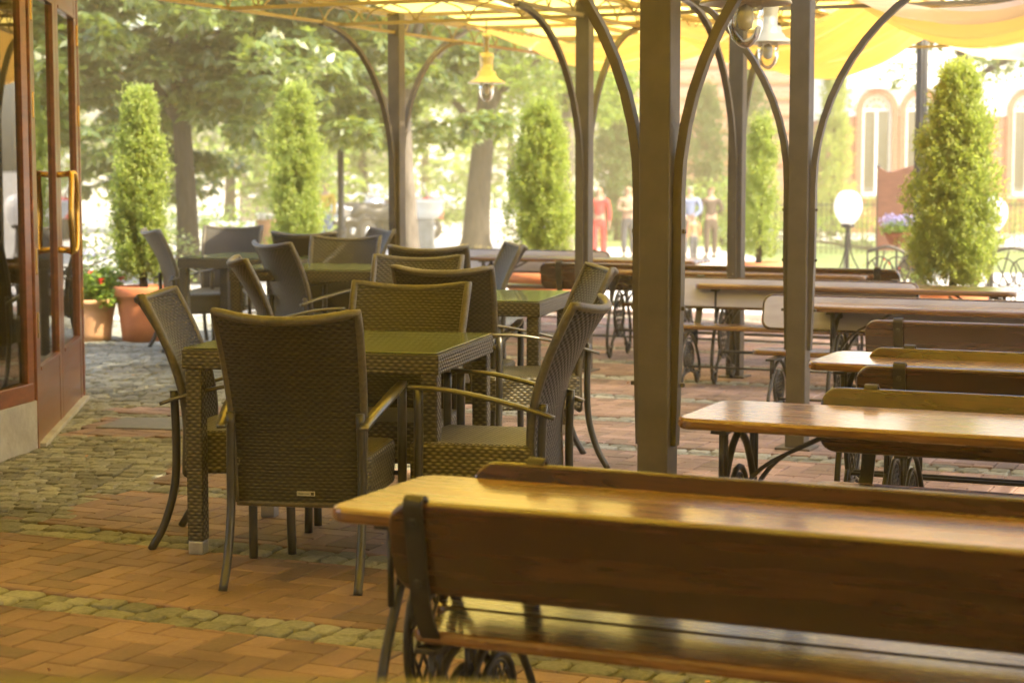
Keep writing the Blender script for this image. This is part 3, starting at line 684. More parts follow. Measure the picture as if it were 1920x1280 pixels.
# ------------------------------------------------------------------ pavilion: posts with arched braces, trusses, roof, swags
ZB, ZT = 2.44, 2.60
POSTS = [(1235, 6.09, 'widest pavilion post, dark brown, nearest the camera in the middle of the picture', .105, [U, -U], 1.1),
         (1499, 9.33, 'pavilion post right of the widest one, crossing the fourth wooden table', .10, [U, -U], 1.1),
         (1380, 12.6, 'thinner pavilion post between the widest post and its right neighbour', .10, [V, -V], 1.1),
         (1095, 13.0, 'thin pavilion post beside the woman in red', .10, [V, -V], 1.1),
         (745, 14.6, 'leftmost thin pavilion post in front of the chestnut trees', .10, [V, -V], 1.1)]
PT = []
for (px, d, lab, wd, dirs, a) in POSTS:
    x = (px - 960) / F * d * 1.0
    root = thing('pavilion_post', (x, d, 0), TH, lab, 'post', 'pavilion posts with arched braces')
    MB().box((0, 0, ZT / 2), (wd, wd, ZT), None, .006).build('post', 'post', root)
    for dr in dirs:
        loc = ROT.transposed() @ dr
        off = wd / 2 + .016
        pts = [loc * off + Vector((0, 0, .56)), loc * off + Vector((0, 0, 1.0)), loc * off + Vector((0, 0, 1.32))]
        for k in range(1, 17):
            h = k / 16
            ang = math.pi / 2 * h
            pts.append(loc * (off + a * (1 - math.cos(ang))) + Vector((0, 0, 1.32 + (ZB - 1.32) * math.sin(ang))))
        side = Vector((0, 0, 1)).cross(loc)
        pts[0] = loc * (off - .014) + Vector((0, 0, .50))
        MB().bar(pts, .040, .030, side).build('brace', 'post', root)
    for z in (.7, .95, 1.2):
        for dr in dirs:
            loc = ROT.transposed() @ dr; MB().box(loc * (wd / 2 + .033) + Vector((0, 0, z)), (.014, .014, .014), None, .003).build('bolt', 'post', root)
    MB().box((0, 0, .006), (wd + .08, wd + .08, .012), None, .003).build('base_plate', 'post', root)
    PT.append(Vector((x, d, 0)))
def to_uv(p): return p.dot(U), p.dot(V)
roof = thing('pavilion_roof', (0, 0, 0), 0, 'yellow translucent pavilion roof carried by curved lattice trusses', 'roof')
def truss(p0, p1):
    m = MB(); d = (p1 - p0); L = d.length; d.normalize()
    z0, z1 = Vector((0, 0, ZB + .012)), Vector((0, 0, ZT)); side = Vector((0, 0, 1)).cross(d)
    m.bar([p0 + z0, p1 + z0], .03, .024, side); m.bar([p0 + z1, p1 + z1], .03, .024, side)
    k = max(1, round(L / .42)); s = L / k
    for i in range(k):
        for sg in (-1, 1):
            c = p0 + d * ((i + .5) * s)
            m.tube(spline([c + Vector((0, 0, ZB + .02)), c + d * (sg * s * .16) + Vector((0, 0, ZB + .10)), c + d * (sg * s * .5) + Vector((0, 0, ZT - .01))], 4), .006, 5)
    return m.build('truss', 'truss', roof)
u0, v0 = to_uv(PT[4]); u3, v3 = to_uv(PT[3]); u2, v2 = to_uv(PT[2]); u5, v5 = to_uv(PT[1]); ub, vb = to_uv(PT[0])
UE, VE = 7.4, 16.3  # roof widened to the right, out of view, to keep sun off
truss(uv(u0, 1.5), uv(u0, VE)); truss(uv(u0, VE), uv(-3.1, VE)); truss(uv(-3.1, 14.1), uv(UE, 14.1))
truss(uv(u0, v3), uv(UE, v3)); truss(uv(u3, 1.5), uv(u3, VE)); truss(uv(u2, 1.5), uv(u2, VE)); truss(uv(-1.3, 1.5), uv(-1.3, 14.1))
truss(uv(u0, v5), uv(UE, v5)); truss(uv(u0, vb), uv(UE, vb)); truss(uv(0.6, 1.5), uv(0.6, 14.1)); truss(uv(2.25, 1.5), uv(2.25, 14.1)); truss(uv(UE, 1.5), uv(UE, 14.1))
truss(uv(u0, 10.6), uv(UE, 10.6))
def GAP(v, u): return (9.2 < v < 11.4 and u > -4.2) or (7.0 < v < 11.4 and u > -2.7) or (v > 14.1 and u > -3.2)
pn = MB(); pk = MB()
def pane(ua, ub_, va, vb_):
    def fn(a, b):
        return uv(ua + (ub_ - ua) * a, va + (vb_ - va) * b, ZT + .05 + .05 * math.sin(math.pi * b))
    m = MB().grid(2, 7, fn); m2 = MB().grid(2, 7, lambda a, b: fn(a, b) + Vector((0, 0, .012)))
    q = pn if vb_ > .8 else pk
    q.add(m.v, m.f, True); q.add(m2.v, m2.f, True)
uu = u0 - .25
while uu < UE:
    vv = -9.0
    while vv < VE - .2:
        if not GAP(vv + .72, uu + .5): pane(uu, min(uu + 1.02, UE), vv, min(vv + 1.45, VE + .3))
        vv += 1.5
    uu += 1.05
pn.build('roof_sheet', 'roofpane', roof); pk.build('solid_roof', 'interior', roof)  # opaque roof part added behind the camera to cut light from above
rf = MB(); uu = u0 - .265
while uu < UE + .2: rf.bar([uv(uu, -9.0, ZT + .03), uv(uu, VE + .3 if uu < -3.6 else 14.3, ZT + .03)], .05, .035, U); uu += 1.05
vv = -9.0
while vv < VE + .4: rf.bar([uv(u0 - .3, vv - .02, ZT + .03), uv(UE + .2 if vv < 14.3 else -3.1, vv - .02, ZT + .03)], .04, .03, V); vv += 1.5
rf.build('rafter', 'truss', roof)
# draped fabric swags between the trusses; unseen near ones added to dim light
bays = [(u0 + .05, -4.95, 14.3, 16.2, .30), (-4.9, -3.15, 12.9, 15.9, .40), (-3.1, -1.35, 11.8, 14.8, .36), (-1.3, .55, 11.8, 14.0, .36), (.6, 2.2, 11.8, 13.8, .34), (2.25, 3.75, 11.8, 13.8, .32), (3.8, 7.3, 11.8, 13.8, .5)]
near_lab = ['long yellow cloth panel under the roof over the cafe door side', 'yellow cloth panel under the near roof, second from the cafe', 'yellow cloth panel under the near roof above the front table', 'yellow cloth panel under the near roof above the widest post', 'yellow cloth panel under the near roof right of the widest post', 'yellow cloth panel near the outer edge of the near roof', 'broad yellow cloth panel at the outer edge of the near roof']
far_lab = ['orange cloth swag hanging behind the small pendant lamp at the roof edge', 'orange cloth swag dipping between the far thin post and the widest post', 'orange cloth swag above the middle pendant lamps, crossed by brace arcs', 'orange cloth swag right of the second post, above the arched windows', 'deep orange cloth swag at the upper right above the dark lamp post', 'orange cloth swag at the far right edge of the picture', 'broad orange cloth swag outside the picture on the right']
for far in (1, 0):
    for bi, (a0, a1, v_beg, v_end, sag) in enumerate(bays):
        rr = random.Random(bi + 10 * far); ph = rr.uniform(0, 6)
        if not far: v_beg, v_end, sag = .6, (8.9 if bi < 2 else 6.9), .16
        def fn(a, b):
            u = a0 + (a1 - a0) * a; v = v_beg + (v_end - v_beg) * b; t = 2 * a - 1
            s = 1 - t * t
            cyc = math.sin(v * 2 * math.pi / 1.42 + ph)
            z = ZT - .02 - s * (sag * (0.80 + .22 * cyc)) + (.030 * s + .004) * math.sin(v * 2 * math.pi / .23 + 2.2 * math.sin(v * 3 + t) + 1.2 * t * t) + .008 * math.sin(v * 61 + t * 4)
            return uv(u, v + .04 * s * math.sin(v * 5), z)
        o = MB().grid(25, int((v_end - v_beg) / (.022 if far else .06)), fn).build('fabric_swag', 'swag' if far else 'swag_yellow')
        tag(o, (far_lab if far else near_lab)[bi], 'fabric swag', 'cloth swags under the pavilion roof')
# pendant lamps
def make_pendant():
    t = thing('pendant_lamp', (0, 0, 0), 0, 'x', 'lamp', 'pendant lamps under the pavilion roof')
    MB().lathe([(0, .245), (.055, .240), (.058, .20), (.052, .16), (.052, .10), (.072, .095), (.078, .062), (.085, .055), (.10, .035), (.15, .010), (.155, 0), (.10, .012), (.05, .02)], 28).build('shade', 'lamp_brass', t)
    MB().lathe([(0, .40), (.034, .398), (.034, .352), (.020, .345), (.020, .24), (.0, .24)], 20).build('neck', 'lamp_brass', t)
    MB().lathe([(.052, .012), (.062, -.03), (.060, -.075), (.045, -.115), (.018, -.142), (0, -.146)], 24).build('glass_bulb', 'bulb', t)
    MB().lathe([(0, .0), (.022, -.012), (.030, -.045), (.022, -.08), (0, -.09)], 14).build('lamp', 'white', t)
    return t
pd = make_pendant()
for i, (px, py, d, lab) in enumerate([(912, 157, 15.0, 'small brass pendant lamp with clear glass bulb, hanging by the leftmost arcs'),
                                      (1440, 82, 10.6, 'middle brass pendant lamp between the two right-hand posts'),
                                      (1398, 8, 6.3, 'largest pendant lamp cut by the top of the picture, wide pale shade')]):
    p = P(px, py, d)
    t = pd if i == 0 else dup(pd)
    t.location = p; t['label'] = lab
    L = max(ZT - p.z - .40, .02)
    MB().tube([(0, 0, .395), (0, 0, .395 + L)], .004, 6).build('cable', 'black', t)

# ------------------------------------------------------------------ cafe front at the left
A = Vector((-2.41, 9.30, 0)); B = Vector((-2.655, 11.42, 0))
fd = (B - A); FL = fd.length; fd.normalize(); frz = math.atan2(fd.y, fd.x)
cafe = thing('cafe_building', A, frz, 'red-brown wooden cafe front with glazed double doors at the left edge', 'building')
DH = 2.46
def leafdoor(x0, x1, hand, lab):
    m = MB(); w = x1 - x0
    m.box((x0 + .055, 0, DH / 2), (.11, .05, DH), None, .004); m.box((x1 - .055, 0, DH / 2), (.11, .05, DH), None, .004)
    m.box((x0 + w / 2, 0, .20), (w - .222, .046, .36), None, .004); m.box((x0 + w / 2, 0, DH - .075), (w - .222, .046, .15), None, .004)
    m.box((x0 + w / 2, 0, .39), (w - .222, .06, .02), None, .003); m.box((x0 + w / 2, 0, DH - .16), (w - .222, .06, .02), None, .003)
    d = m.build('door', 'door_wood', cafe); d['label'] = lab
    MB().box((x0 + w / 2, 0, (0.40 + DH - .17) / 2 - .0), (w - .222, .008, DH - .57)).build('pane', 'window_glass', d)
    hx = x1 - .06 if hand > 0 else x0 + .06; s = -1 if hand > 0 else 1
    pts = spline([(hx, -.02, 1.37), (hx, -.075, 1.375), (hx + s * .03, -.105, 1.36), (hx + s * .075, -.105, 1.16), (hx + s * .03, -.105, .965), (hx, -.075, .955), (hx, -.02, .96)], 6)
    MB().tube(pts, .016, 10).build('handle', 'brass', d)
    hg = x0 if hand > 0 else x1
    for z in (.62, .94, 1.72, 2.2): MB().box((hg, -.028, z), (.035, .014, .13), None, .004).build('hinge', 'brass', d)
    return d
leafdoor(.07, .07 + (FL - .14) / 2 - .003, 1, 'near glazed door leaf with brass pull handle')
leafdoor(.07 + (FL - .14) / 2 + .003, FL - .07, -1, 'far glazed door leaf with brass pull handle')
fm = MB()
for x in (0.03, FL - .03): fm.box((x, .0, 1.6), (.055, .06, 3.2), None, .005)
fm.box((FL / 2, 0, DH + .06), (FL - .14, .11, .11), None, .005)
fm.build('door_frame', 'door_wood', cafe)
MB().box((FL / 2, .0, .012), (FL - .12, .12, .022), None, .004).build('threshold', 'stone', cafe)
# shop window towards the camera
wl = MB(); WL = 2.6
wrot = Matrix.Rotation(R(-17), 3, 'Z')
def cw(x, y, z): return wrot @ Vector((x, y, 0)) + Vector((0, 0, z))
wn = MB()
for x in (-.045, -WL): wn.box(cw(x, 0, 1.72), (.07, .045, 2.96), wrot, .005)
wn.box(cw(-WL / 2, 0, .295), (WL - .08, .06, .09), wrot, .005); wn.box(cw(-WL / 2, 0, 2.9), (WL - .10, .10, .10), wrot, .005)
wi = wn.build('window', 'door_wood', cafe)
MB().box(cw(-WL / 2, 0, 1.6), (WL - .12, .008, 2.5), wrot).build('pane', 'window_glass', wi)
MB().box(cw(-WL / 2, .03, .125), (WL, .12, .25), wrot, .006).build('plinth', 'stone', cafe)
# room behind
rm = MB(); rx0, rx1, ry1, rh = -WL - .1, FL - .02, 4.2, 3.2
rm.box((rx0 - .05, ry1 / 2, rh / 2), (.1, ry1, rh)); rm.box((rx1 + .06, ry1 / 2 + .1, rh / 2), (.1, ry1, rh)); rm.box(((rx0 + rx1) / 2, ry1 + .1, rh / 2), (rx1 - rx0, .1, rh))
rm.box(((rx0 + rx1) / 2, ry1 / 2 + .2, rh + .06), (rx1 - rx0 + .3, ry1 + .6, .1)); rm.box(((rx0 + rx1) / 2, ry1 / 2 + .2, .02), (rx1 - rx0 + .1, ry1 - .1, .02))
rm.build('wall', 'interior', cafe)
rb_ = MB().box((0, 0, 1.7), (9, .3, 3.4)).build('rear_wall', 'interior', cafe); rb_.matrix_parent_inverse = Matrix(); iv = Matrix.Rotation(-frz, 4, 'Z') @ Matrix.Translation(-A)  # unseen wall added behind the camera to darken surfaces facing it
rb_.matrix_local = iv @ Matrix.Translation(uv(-2.6, -4.2)) @ Matrix.Rotation(TH, 4, 'Z')
MB().box((FL / 2, .02, 2.9), (FL - .14, .08, .55), None, .004).build('fascia', 'door_wood', cafe)
# furniture seen through the cafe window
tb = thing('cafe_table', (-3.15, 9.3, 0.03), R(10), 'dark table with hanging cloth seen through the cafe window', 'table')
MB().box((0, 0, .74), (.8, .8, .04), None, .006).build('tabletop', 'wood_dark', tb)
MB().grid(21, 6, lambda a, b: Vector(((.41 if (a < .25 or a >= .75) else .41) * math.cos(2 * math.pi * a) * 1.12, .46 * math.sin(2 * math.pi * a), .765 - .42 * b))).build('cloth', 'rust_cloth', tb)
for sx in (-1, 1):
    for sy in (-1, 1): MB().box((sx * .33, sy * .33, .36), (.05, .05, .72), None, .004).build('leg', 'wood_dark', tb)

# ------------------------------------------------------------------ vegetation
def leafmesh(name, mat, parent, cen, nrm_up, size, leaflets=1, drop=.3, aspect=.45, seed=0, loc=None, droopdir=None):
    """many small leaves; cen Nx3. each leaf a folded rhombus"""
    rg = np.random.default_rng(seed); n = len(cen)
    cen = np.repeat(cen, leaflets, axis=0)
    k = len(cen)
    base_az = np.repeat(rg.uniform(0, 2 * np.pi, n), leaflets)
    if leaflets > 1: az = base_az + np.tile(np.linspace(-1.9, 1.9, leaflets), n) + rg.normal(0, .12, k)
    else: az = base_az
    el = np.repeat(rg.normal(-drop, .35, n), leaflets) + rg.normal(0, .12, k)
    if nrm_up > 0 and leaflets == 1: el = rg.normal(nrm_up, .45, k)
    d = np.stack([np.cos(az) * np.cos(el), np.sin(az) * np.cos(el), np.sin(el)], 1)
    up = np.tile(np.array([0, 0, 1.0]), (k, 1)) + rg.normal(0, .45, (k, 3))
    s = np.cross(d, up); s /= np.linalg.norm(s, axis=1, keepdims=True) + 1e-9
    nn = np.cross(s, d)
    sz = size * rg.uniform(.65, 1.25, k)[:, None]
    p0 = cen; p2 = cen + d * sz; mid = cen + d * sz * .55 - nn * sz * .04
    p1 = mid + s * sz * aspect * .5 + nn * sz * .06; p3 = mid - s * sz * aspect * .5 + nn * sz * .06
    vs = np.stack([p0, p1, p2, p3], 1).reshape(-1, 3).astype(np.float32)
    me = bpy.data.meshes.new(name); me.vertices.add(len(vs)); me.vertices.foreach_set('co', vs.ravel())
    me.loops.add(k * 4); me.loops.foreach_set('vertex_index', np.arange(k * 4, dtype=np.int32))
    me.polygons.add(k); me.polygons.foreach_set('loop_start', np.arange(0, k * 4, 4, dtype=np.int32)); me.polygons.foreach_set('loop_total', np.full(k, 4, dtype=np.int32))
    me.update(); me.validate(); me.materials.append(MT[mat])
    o = bpy.data.objects.new(name, me); sc.collection.objects.link(o)
    if parent is not None: o.parent = parent
    if loc is not None: o.location = loc
    return o
def clumps(specs, per, rg):
    """specs: list of (cx,cy,cz,rx,ry,rz); surface biased points"""
    out = []
    for (cx, cy, cz, rx, ry, rz) in specs:
        q = rg.normal(0, 1, (per, 3)); q /= np.linalg.norm(q, axis=1, keepdims=True)
        r = rg.uniform(.45, 1.0, per) ** .6
        out.append(np.array([cx, cy, cz]) + q * r[:, None] * np.array([rx, ry, rz]))
    return np.concatenate(out)
def trunk_mesh(h, r0, r1, lean=(0, 0), limbs=(), wob=.06, seed=0):
    rg = random.Random(seed); m = MB(); n = 12; pts = []; rs = []
    for i in range(n + 1):
        t = i / n
        pts.append((lean[0] * t + wob * math.sin(t * 5 + seed), lean[1] * t + wob * math.cos(t * 4 + seed), h * t))
        rs.append((r0 * (1 - t) + r1 * t) * (1 + .5 * math.exp(-t * 22)))
    m.tube(pts, rs, 14)
    for (t, dx, dy, dz, r) in limbs:
        i = min(n, int(t * n)); p = Vector(pts[i])
        m.tube(spline([p, p + Vector((dx * .4, dy * .4, dz * .6)), p + Vector((dx, dy, dz))], 4), [r * (1 - .75 * k / 8) for k in range(9)], 8)
    return m
def conifer(px, ptop, d, hw, lab, pot=True, pr=.30, ph=.45, seed=1, potmat='terracotta', grp='potted conifers around the terrace', ground=None, n=9000, mat='thuja', size=.036):
    z0 = gz(d) if ground is None else ground
    x = (px - 960) / F * d; H_ = P(px, ptop, d).z - z0
    t = thing('potted_conifer' if pot else 'cypress_tree', (x, d, z0), 0, lab, 'potted tree' if pot else 'tree', grp)
    b = .0
    if pot:
        MB().lathe([(0, 0), (pr * .72, 0), (pr * .78, ph * .3), (pr * .86, ph * .62), (pr * .90, ph * .80), (pr * .98, ph * .81), (pr, ph * .84), (pr, ph * .98), (pr * .97, ph), (pr * .90, ph), (pr * .88, ph * .9), (0, ph * .9)], 36).build('pot', potmat, t)
        MB().lathe([(pr * .86, ph * .905), (pr * .5, ph * .93), (0, ph * .94)], 20).build('soil', 'soil', t)
        b = ph
    rg = np.random.default_rng(seed)
    trunk_mesh(H_ * .8, .045 if pot else .1, .012, seed=seed, wob=.02).build('trunk', 'bark', t)
    hh = H_ - b
    # flame shaped crown made of upright sprays
    nc = 72; ct = (np.arange(nc) + .5) / nc; ct = ct ** .85; ca = np.arange(nc) * 2.399 + rg.uniform(-.5, .5, nc)
    prof = np.where(ct < .22, .66 + .34 * ct / .22, (1 - ((ct - .22) / .80) ** 2.0) ** .8)
    cr = hw * prof * rg.uniform(.30, .98, nc); cw_ = hw * (.30 + .34 * prof) * rg.uniform(.7, 1.25, nc)
    pts = []; per = max(6, int(n / 20 / nc))
    for q in range(nc):
        for _ in range(per):
            dd = rg.normal(0, 1, 3); dd /= np.linalg.norm(dd); dd *= rg.uniform(.4, 1.0)
            p0 = np.array([cr[q] * math.cos(ca[q]), cr[q] * math.sin(ca[q]), b + .06 + ct[q] * hh * .93]) + dd * cw_[q] * np.array([1, 1, 1.35])
            p0[2] = max(p0[2], b + .03)
            a = math.atan2(p0[1], p0[0]) + rg.normal(0, .5); m = 20; sdist = rg.uniform(0, 1, m)[:, None]; L = rg.uniform(.07, .16) * (1.0 if pot else 2.2)
            pts.append(p0 + np.array([math.cos(a) * .5, math.sin(a) * .5, .86]) * sdist * L + rg.normal(0, .013 * (1 if pot else 2.4), (m, 3)))
    pts = np.concatenate(pts)
    leafmesh('crown', mat, t, pts, .75, size, aspect=.38, seed=seed)
    return t
conifer(266, 182, 15.3, .175, 'tallest left potted conifer in a round terracotta pot beside the cafe door', pr=.235, ph=.45, seed=1, n=60000, ground=0.0)
conifer(557, 170, 18.5, .245, 'potted conifer left of the leftmost pavilion post, sky showing through its lower half', seed=2, n=45000, pr=.26)
conifer(1016, 205, 18.8, .29, 'bright green potted conifer beside the thin post, in a wide terracotta planter', seed=3, n=55000, pr=.40, ph=.42)
conifer(1425, 228, 20.5, .17, 'small potted conifer between the two right-hand posts', seed=4, n=16000, pr=.24)
conifer(1788, 140, 15.2, .275, 'big broad potted conifer at the right before the arched windows', seed=5, n=90000, pr=.28)
def shrub(x, y, specs, per, mat, lab, cat='shrub', size=.12, name='shrub', seed=0, z=None, grp=None, leaflets=1, stem=True, drop=.3):
    z0 = gz(y) if z is None else z
    t = thing(name, (x, y, z0), 0, lab, cat, grp); rg = np.random.default_rng(seed)
    if stem:
        s = MB()
        for (cx, cy, cz, *_r) in specs[:12]: s.tube(spline([(0, 0, 0), (cx * .4, cy * .4, cz * .5), (cx, cy, cz)], 3), [.02, .018, .015, .012, .01, .008, .006], 6)
        s.build('stem', 'bark', t)
    leafmesh('foliage', mat, t, clumps(specs, per, rg), 0 if leaflets > 1 else .2, size, leaflets, drop, seed=seed)
    return t
def bigtree(px, d, tw, lab, crown, per, mat='chestnut', size=.19, leaflets=5, h=7.5, seed=0, lean=(0, 0), bark='bark', limbs=(), name='chestnut_tree', cat='tree', grp='trees in the park', drop=.45, trunk_h=None):
    z0 = gz(d); x = (px - 960) / F * d
    t = thing(name, (x, d, z0), 0, lab, cat, grp)
    trunk_mesh(trunk_h or h * .7, tw, tw * .45, lean, limbs, seed=seed).build('trunk', bark, t)
    rg = np.random.default_rng(seed)
    leafmesh('crown', mat, t, clumps(crown, per, rg), 0, size, leaflets, drop, .42, seed)
    return t
def crownspecs(x0, x1, y0, y1, z0, z1, n, r, flat=.45, seed=0, keep=None):
    rr = random.Random(seed); o = []
    tries = 0
    while len(o) < n and tries < n * 20:
        tries += 1
        x, y, z = rr.uniform(x0, x1), rr.uniform(y0, y1), rr.uniform(z0, z1)
        if keep and not keep(x, y, z): continue
        q = r * rr.uniform(.6, 1.25); o.append((x, y, z, q, q, q * flat))
    return o
LB = [(.45, -2, -.5, 1.6, .10), (.5, 1.8, .3, 1.5, .10), (.65, -.6, 1.2, 1.7, .09), (.6, .9, -1.1, 1.4, .09)]
# left chestnuts: layered drooping tiers
bigtree(345, 27, .17, 'large chestnut tree with layered drooping leaves behind the first potted conifer', 
        crownspecs(-4.3, 2.6, -3.5, 3, 1.7, 6.2, 150, .62, .42, 1), 90, seed=1, limbs=LB, h=8)
bigtree(766, 29, .14, 'chestnut tree with pale trunk behind the leftmost thin post', 
        crownspecs(-2.9, 1.3, -3, 2.5, 2.25, 6.5, 85, .55, .42, 2), 85, seed=2, limbs=LB, h=8, bark='bark_pale')
bigtree(60, 31, .2, 'chestnut tree at the far left, seen behind the cafe door', crownspecs(-3, 3, -2, 3, 1.5, 6.5, 80, .6, .42, 3), 80, seed=3, limbs=LB)
bigtree(895, 40, .30, 'thick leaning dark tree trunk behind the small pendant lamp, crown above', 
        crownspecs(-3.0, 3.4, -1.5, 3, 3.6, 8.5, 110, .75, .5, 4), 80, mat='maple', leaflets=3, size=.2, seed=4, lean=(.35, 0), h=9, limbs=LB)
bigtree(1060, 44, .20, 'pale slender tree just left of the thin post', crownspecs(-2.2, 2.2, -1, 3, 3.4, 8.5, 60, .8, .5, 5), 70, mat='maple', leaflets=3, size=.2, seed=5, h=9, limbs=LB, bark='bark_pale')
bigtree(1700, 30, .12, 'tree branches hanging into the upper right corner, sky between the leaves', 
        crownspecs(.0, 3.4, -1.5, 1.5, 3.05, 5.5, 34, .42, .5, 6), 60, mat='chestnut', leaflets=3, size=.12, seed=6, h=7, limbs=[(.6, 2.2, 0, .8, .06), (.7, -.5, .2, 1.2, .06)], trunk_h=5.2, lean=(1.2, 0))
for k, (px, d, h_, sd, lab) in enumerate([(110, 60, 7, 11, 'dark green tree far behind at the left edge'), (430, 58, 6, 12, 'far tree mass behind the second potted conifer'), (680, 62, 6.5, 13, 'far tree behind the scooters'),
                                  (960, 75, 8, 14, 'bright far tree behind the third potted conifer'), (1150, 80, 7, 15, 'far bright tree behind the woman in red'), (800, 85, 9, 16, 'far tree above the white kiosk'), (1270, 95, 9, 17, 'far tree behind the widest post')]):
    bigtree(px, d, .2, lab, crownspecs(-3.2, 3.2, -2, 2, 1.2, h_, 60, 1.1, .7, sd), 60, mat='maple', leaflets=1, size=.42, seed=sd, h=h_, name='park_tree', drop=.2, grp='far trees at the back of the park')
t = thing('shade_tree', (11.2, 6.2, 0), 0, 'tall tree beside the terrace on the right, outside the picture', 'tree')  # tree added out of view so its crown blocks sun through the gap
trunk_mesh(11, .28, .10, limbs=[(.7, -3, .5, 2, .12), (.8, 2.5, 1, 2, .1), (.75, 0, -2.5, 2.2, .1)], seed=9).build('trunk', 'bark', t)
leafmesh('crown', 'maple', t, clumps(crownspecs(-3.2, 2.2, -1.2, 2.0, 10.5, 14, 34, .85, .7, 9), 90, np.random.default_rng(9)), 0, .34, 3, .3, .6, 9)
# cypresses beyond the path
conifer(1157, 190, 52, .62, 'dark columnar cypress between the far thin post and the widest post', pot=False, n=16000, mat='cypress', seed=21, size=.11, grp='cypresses by the brick walls')
conifer(1322, 160, 56, .60, 'columnar cypress seen between the widest post and its right neighbour', pot=False, n=16000, mat='cypress', seed=22, size=.11, grp='cypresses by the brick walls')
conifer(1402, 100, 58, .62, 'tallest columnar cypress behind the thinner right-hand post', pot=False, n=16000, mat='cypress', seed=23, size=.11, grp='cypresses by the brick walls')
conifer(1560, 100, 55, .50, 'ivy-green slender cypress at the corner of the red brick building', pot=False, n=16000, mat='thuja', seed=24, size=.10, grp='cypresses by the brick walls')
# shrubs and hedges
def row(x0, x1, n, r, h, ry=.5, seed=0):
    rr = random.Random(seed)
    return [(x0 + (x1 - x0) * (i + .5) / n + rr.uniform(-.1, .1), rr.uniform(-ry, ry), h * .55 + rr.uniform(-.1, .12), r, r * .9, h * .5) for i in range(n)]
shrub(9.2, 56, row(-6, 8, 26, .5, 1.2, .3, 1), 260, 'hedge', 'clipped hedge under the arched windows behind the iron fence', 'hedge', .12, 'hedge', 1)
shrub(5.6, 50, row(-1.5, 1.2, 8, .6, 1.7, .5, 2), 320, 'hedge', 'bright rounded shrub behind the couple seen from behind', size=.13, seed=2)
shrub(.2, 58, row(-2.5, 2.6, 10, .7, 1.6, .5, 3), 260, 'hedge', 'bright shrubs behind the thick dark trunk', size=.15, seed=3)
shrub(-2.6, 58, row(-1.6, 1.3, 8, .6, 1.5, .5, 4), 260, 'chestnut', 'green shrub behind the scooters and the leftmost post', size=.14, seed=4)
shrub(-6.0, 38, row(-2.2, 2.2, 10, .55, 1.3, .5, 5), 260, 'maple', 'yellow-green bush between the first two potted conifers', size=.13, seed=5)
shrub(-5.6, 24, row(-1.2, 1.4, 8, .34, .75, .3, 6), 260, 'chestnut', 'low dark green bush behind the geranium pot', size=.09, seed=6)
shrub(-1.18, 19.2, row(-.25, .45, 5, .16, .34, .1, 7), 260, 'hedge', 'bright low green plant behind the far wicker chair rims', 'plant', .06, 'low_plant', 7)
shrub(2.85, 20.5, row(-.5, .5, 6, .16, .35, .1, 8), 200, 'hedge', 'flowering low plant behind the benches at the small conifer', 'plant', .06, 'low_plant', 8)
fl = shrub(4.0, 20.3, row(-.45, .35, 5, .15, .32, .1, 9), 180, 'hedge', 'low flower bed with red blossoms left of the round lamp', 'flowers', .05, 'flower_bed', 9)
leafmesh('blossoms', 'petal_red', fl, clumps(row(-.4, .4, 5, .14, .38, .1, 10), 12, np.random.default_rng(3)), .2, .05, seed=4).name = 'blossom'
fy = shrub(-.35, 36.5, row(-.7, .9, 8, .22, .34, .15, 11), 160, 'hedge', 'yellow flowers around the foot of the thick dark trunk', 'flowers', .07, 'flower_bed', 11)
leafmesh('blossom', 'petal_yellow', fy, clumps(row(-.7, .9, 8, .22, .42, .15, 12), 26, np.random.default_rng(5)), .2, .09, seed=6)
for x, y, lab, sd in ((-4.65, 18.6, 'blue hydrangea heads on the low stone wall behind the first conifer', 1),):
    t = shrub(x, y, row(-.55, .7, 6, .15, .35, .08, sd), 130, 'chestnut', lab, 'flowers', .06, 'flower_bed', sd, z=.22)
    leafmesh('blossom', 'petal_lilac', t, clumps([(-.35 + .2 * i, .0, .34 + .03 * (i % 2), .075, .075, .06) for i in range(6)], 90, np.random.default_rng(7)), .2, .03, seed=8)
MB().box((0, 0, .14), (2.6, .3, .32), None, .02).build('low_stone_wall', 'stone', None, (-4.5, 18.55, -.04), R(-4))
tag(bpy.data.objects['low_stone_wall'], 'low grey stone kerb wall behind the pots at the left', 'wall')
shrub(8.9, 45.6, row(-4.5, 6.5, 24, .42, .85, .3, 13), 240, 'hedge', 'low green planting directly behind the black iron fence', 'hedge', .11, 'hedge', 13)
# geranium pot
gp = G(172, 638); gt = thing('flower_pot', (gp.x, gp.y, 0), 0, 'square-shouldered pale terracotta pot of red geraniums beside the cafe door', 'flower pot')
MB().lathe([(0, 0), (.155, 0), (.165, .06), (.185, .22), (.20, .30), (.215, .305), (.215, .345), (.19, .345), (.18, .30), (0, .30)], 32).build('pot', 'pot_wood', gt)
sp = [(math.cos(a) * r_, math.sin(a) * r_, .42 + .09 * math.sin(a * 3), .11, .11, .09) for a, r_ in [(k * .7, .12 + .08 * (k % 3) / 2) for k in range(14)]]
leafmesh('foliage', 'hedge', gt, clumps(sp, 110, np.random.default_rng(11)), .2, .05, aspect=.9, seed=11)
leafmesh('blossom', 'petal_red', gt, clumps([(.22, -.1, .36, .03, .03, .03), (.05, -.12, .56, .025, .025, .02), (-.1, -.1, .52, .02, .02, .02), (.26, 0, .5, .025, .025, .02), (.12, -.18, .50, .02, .02, .02)], 30, np.random.default_rng(12)), .2, .025, aspect=.8, seed=12)

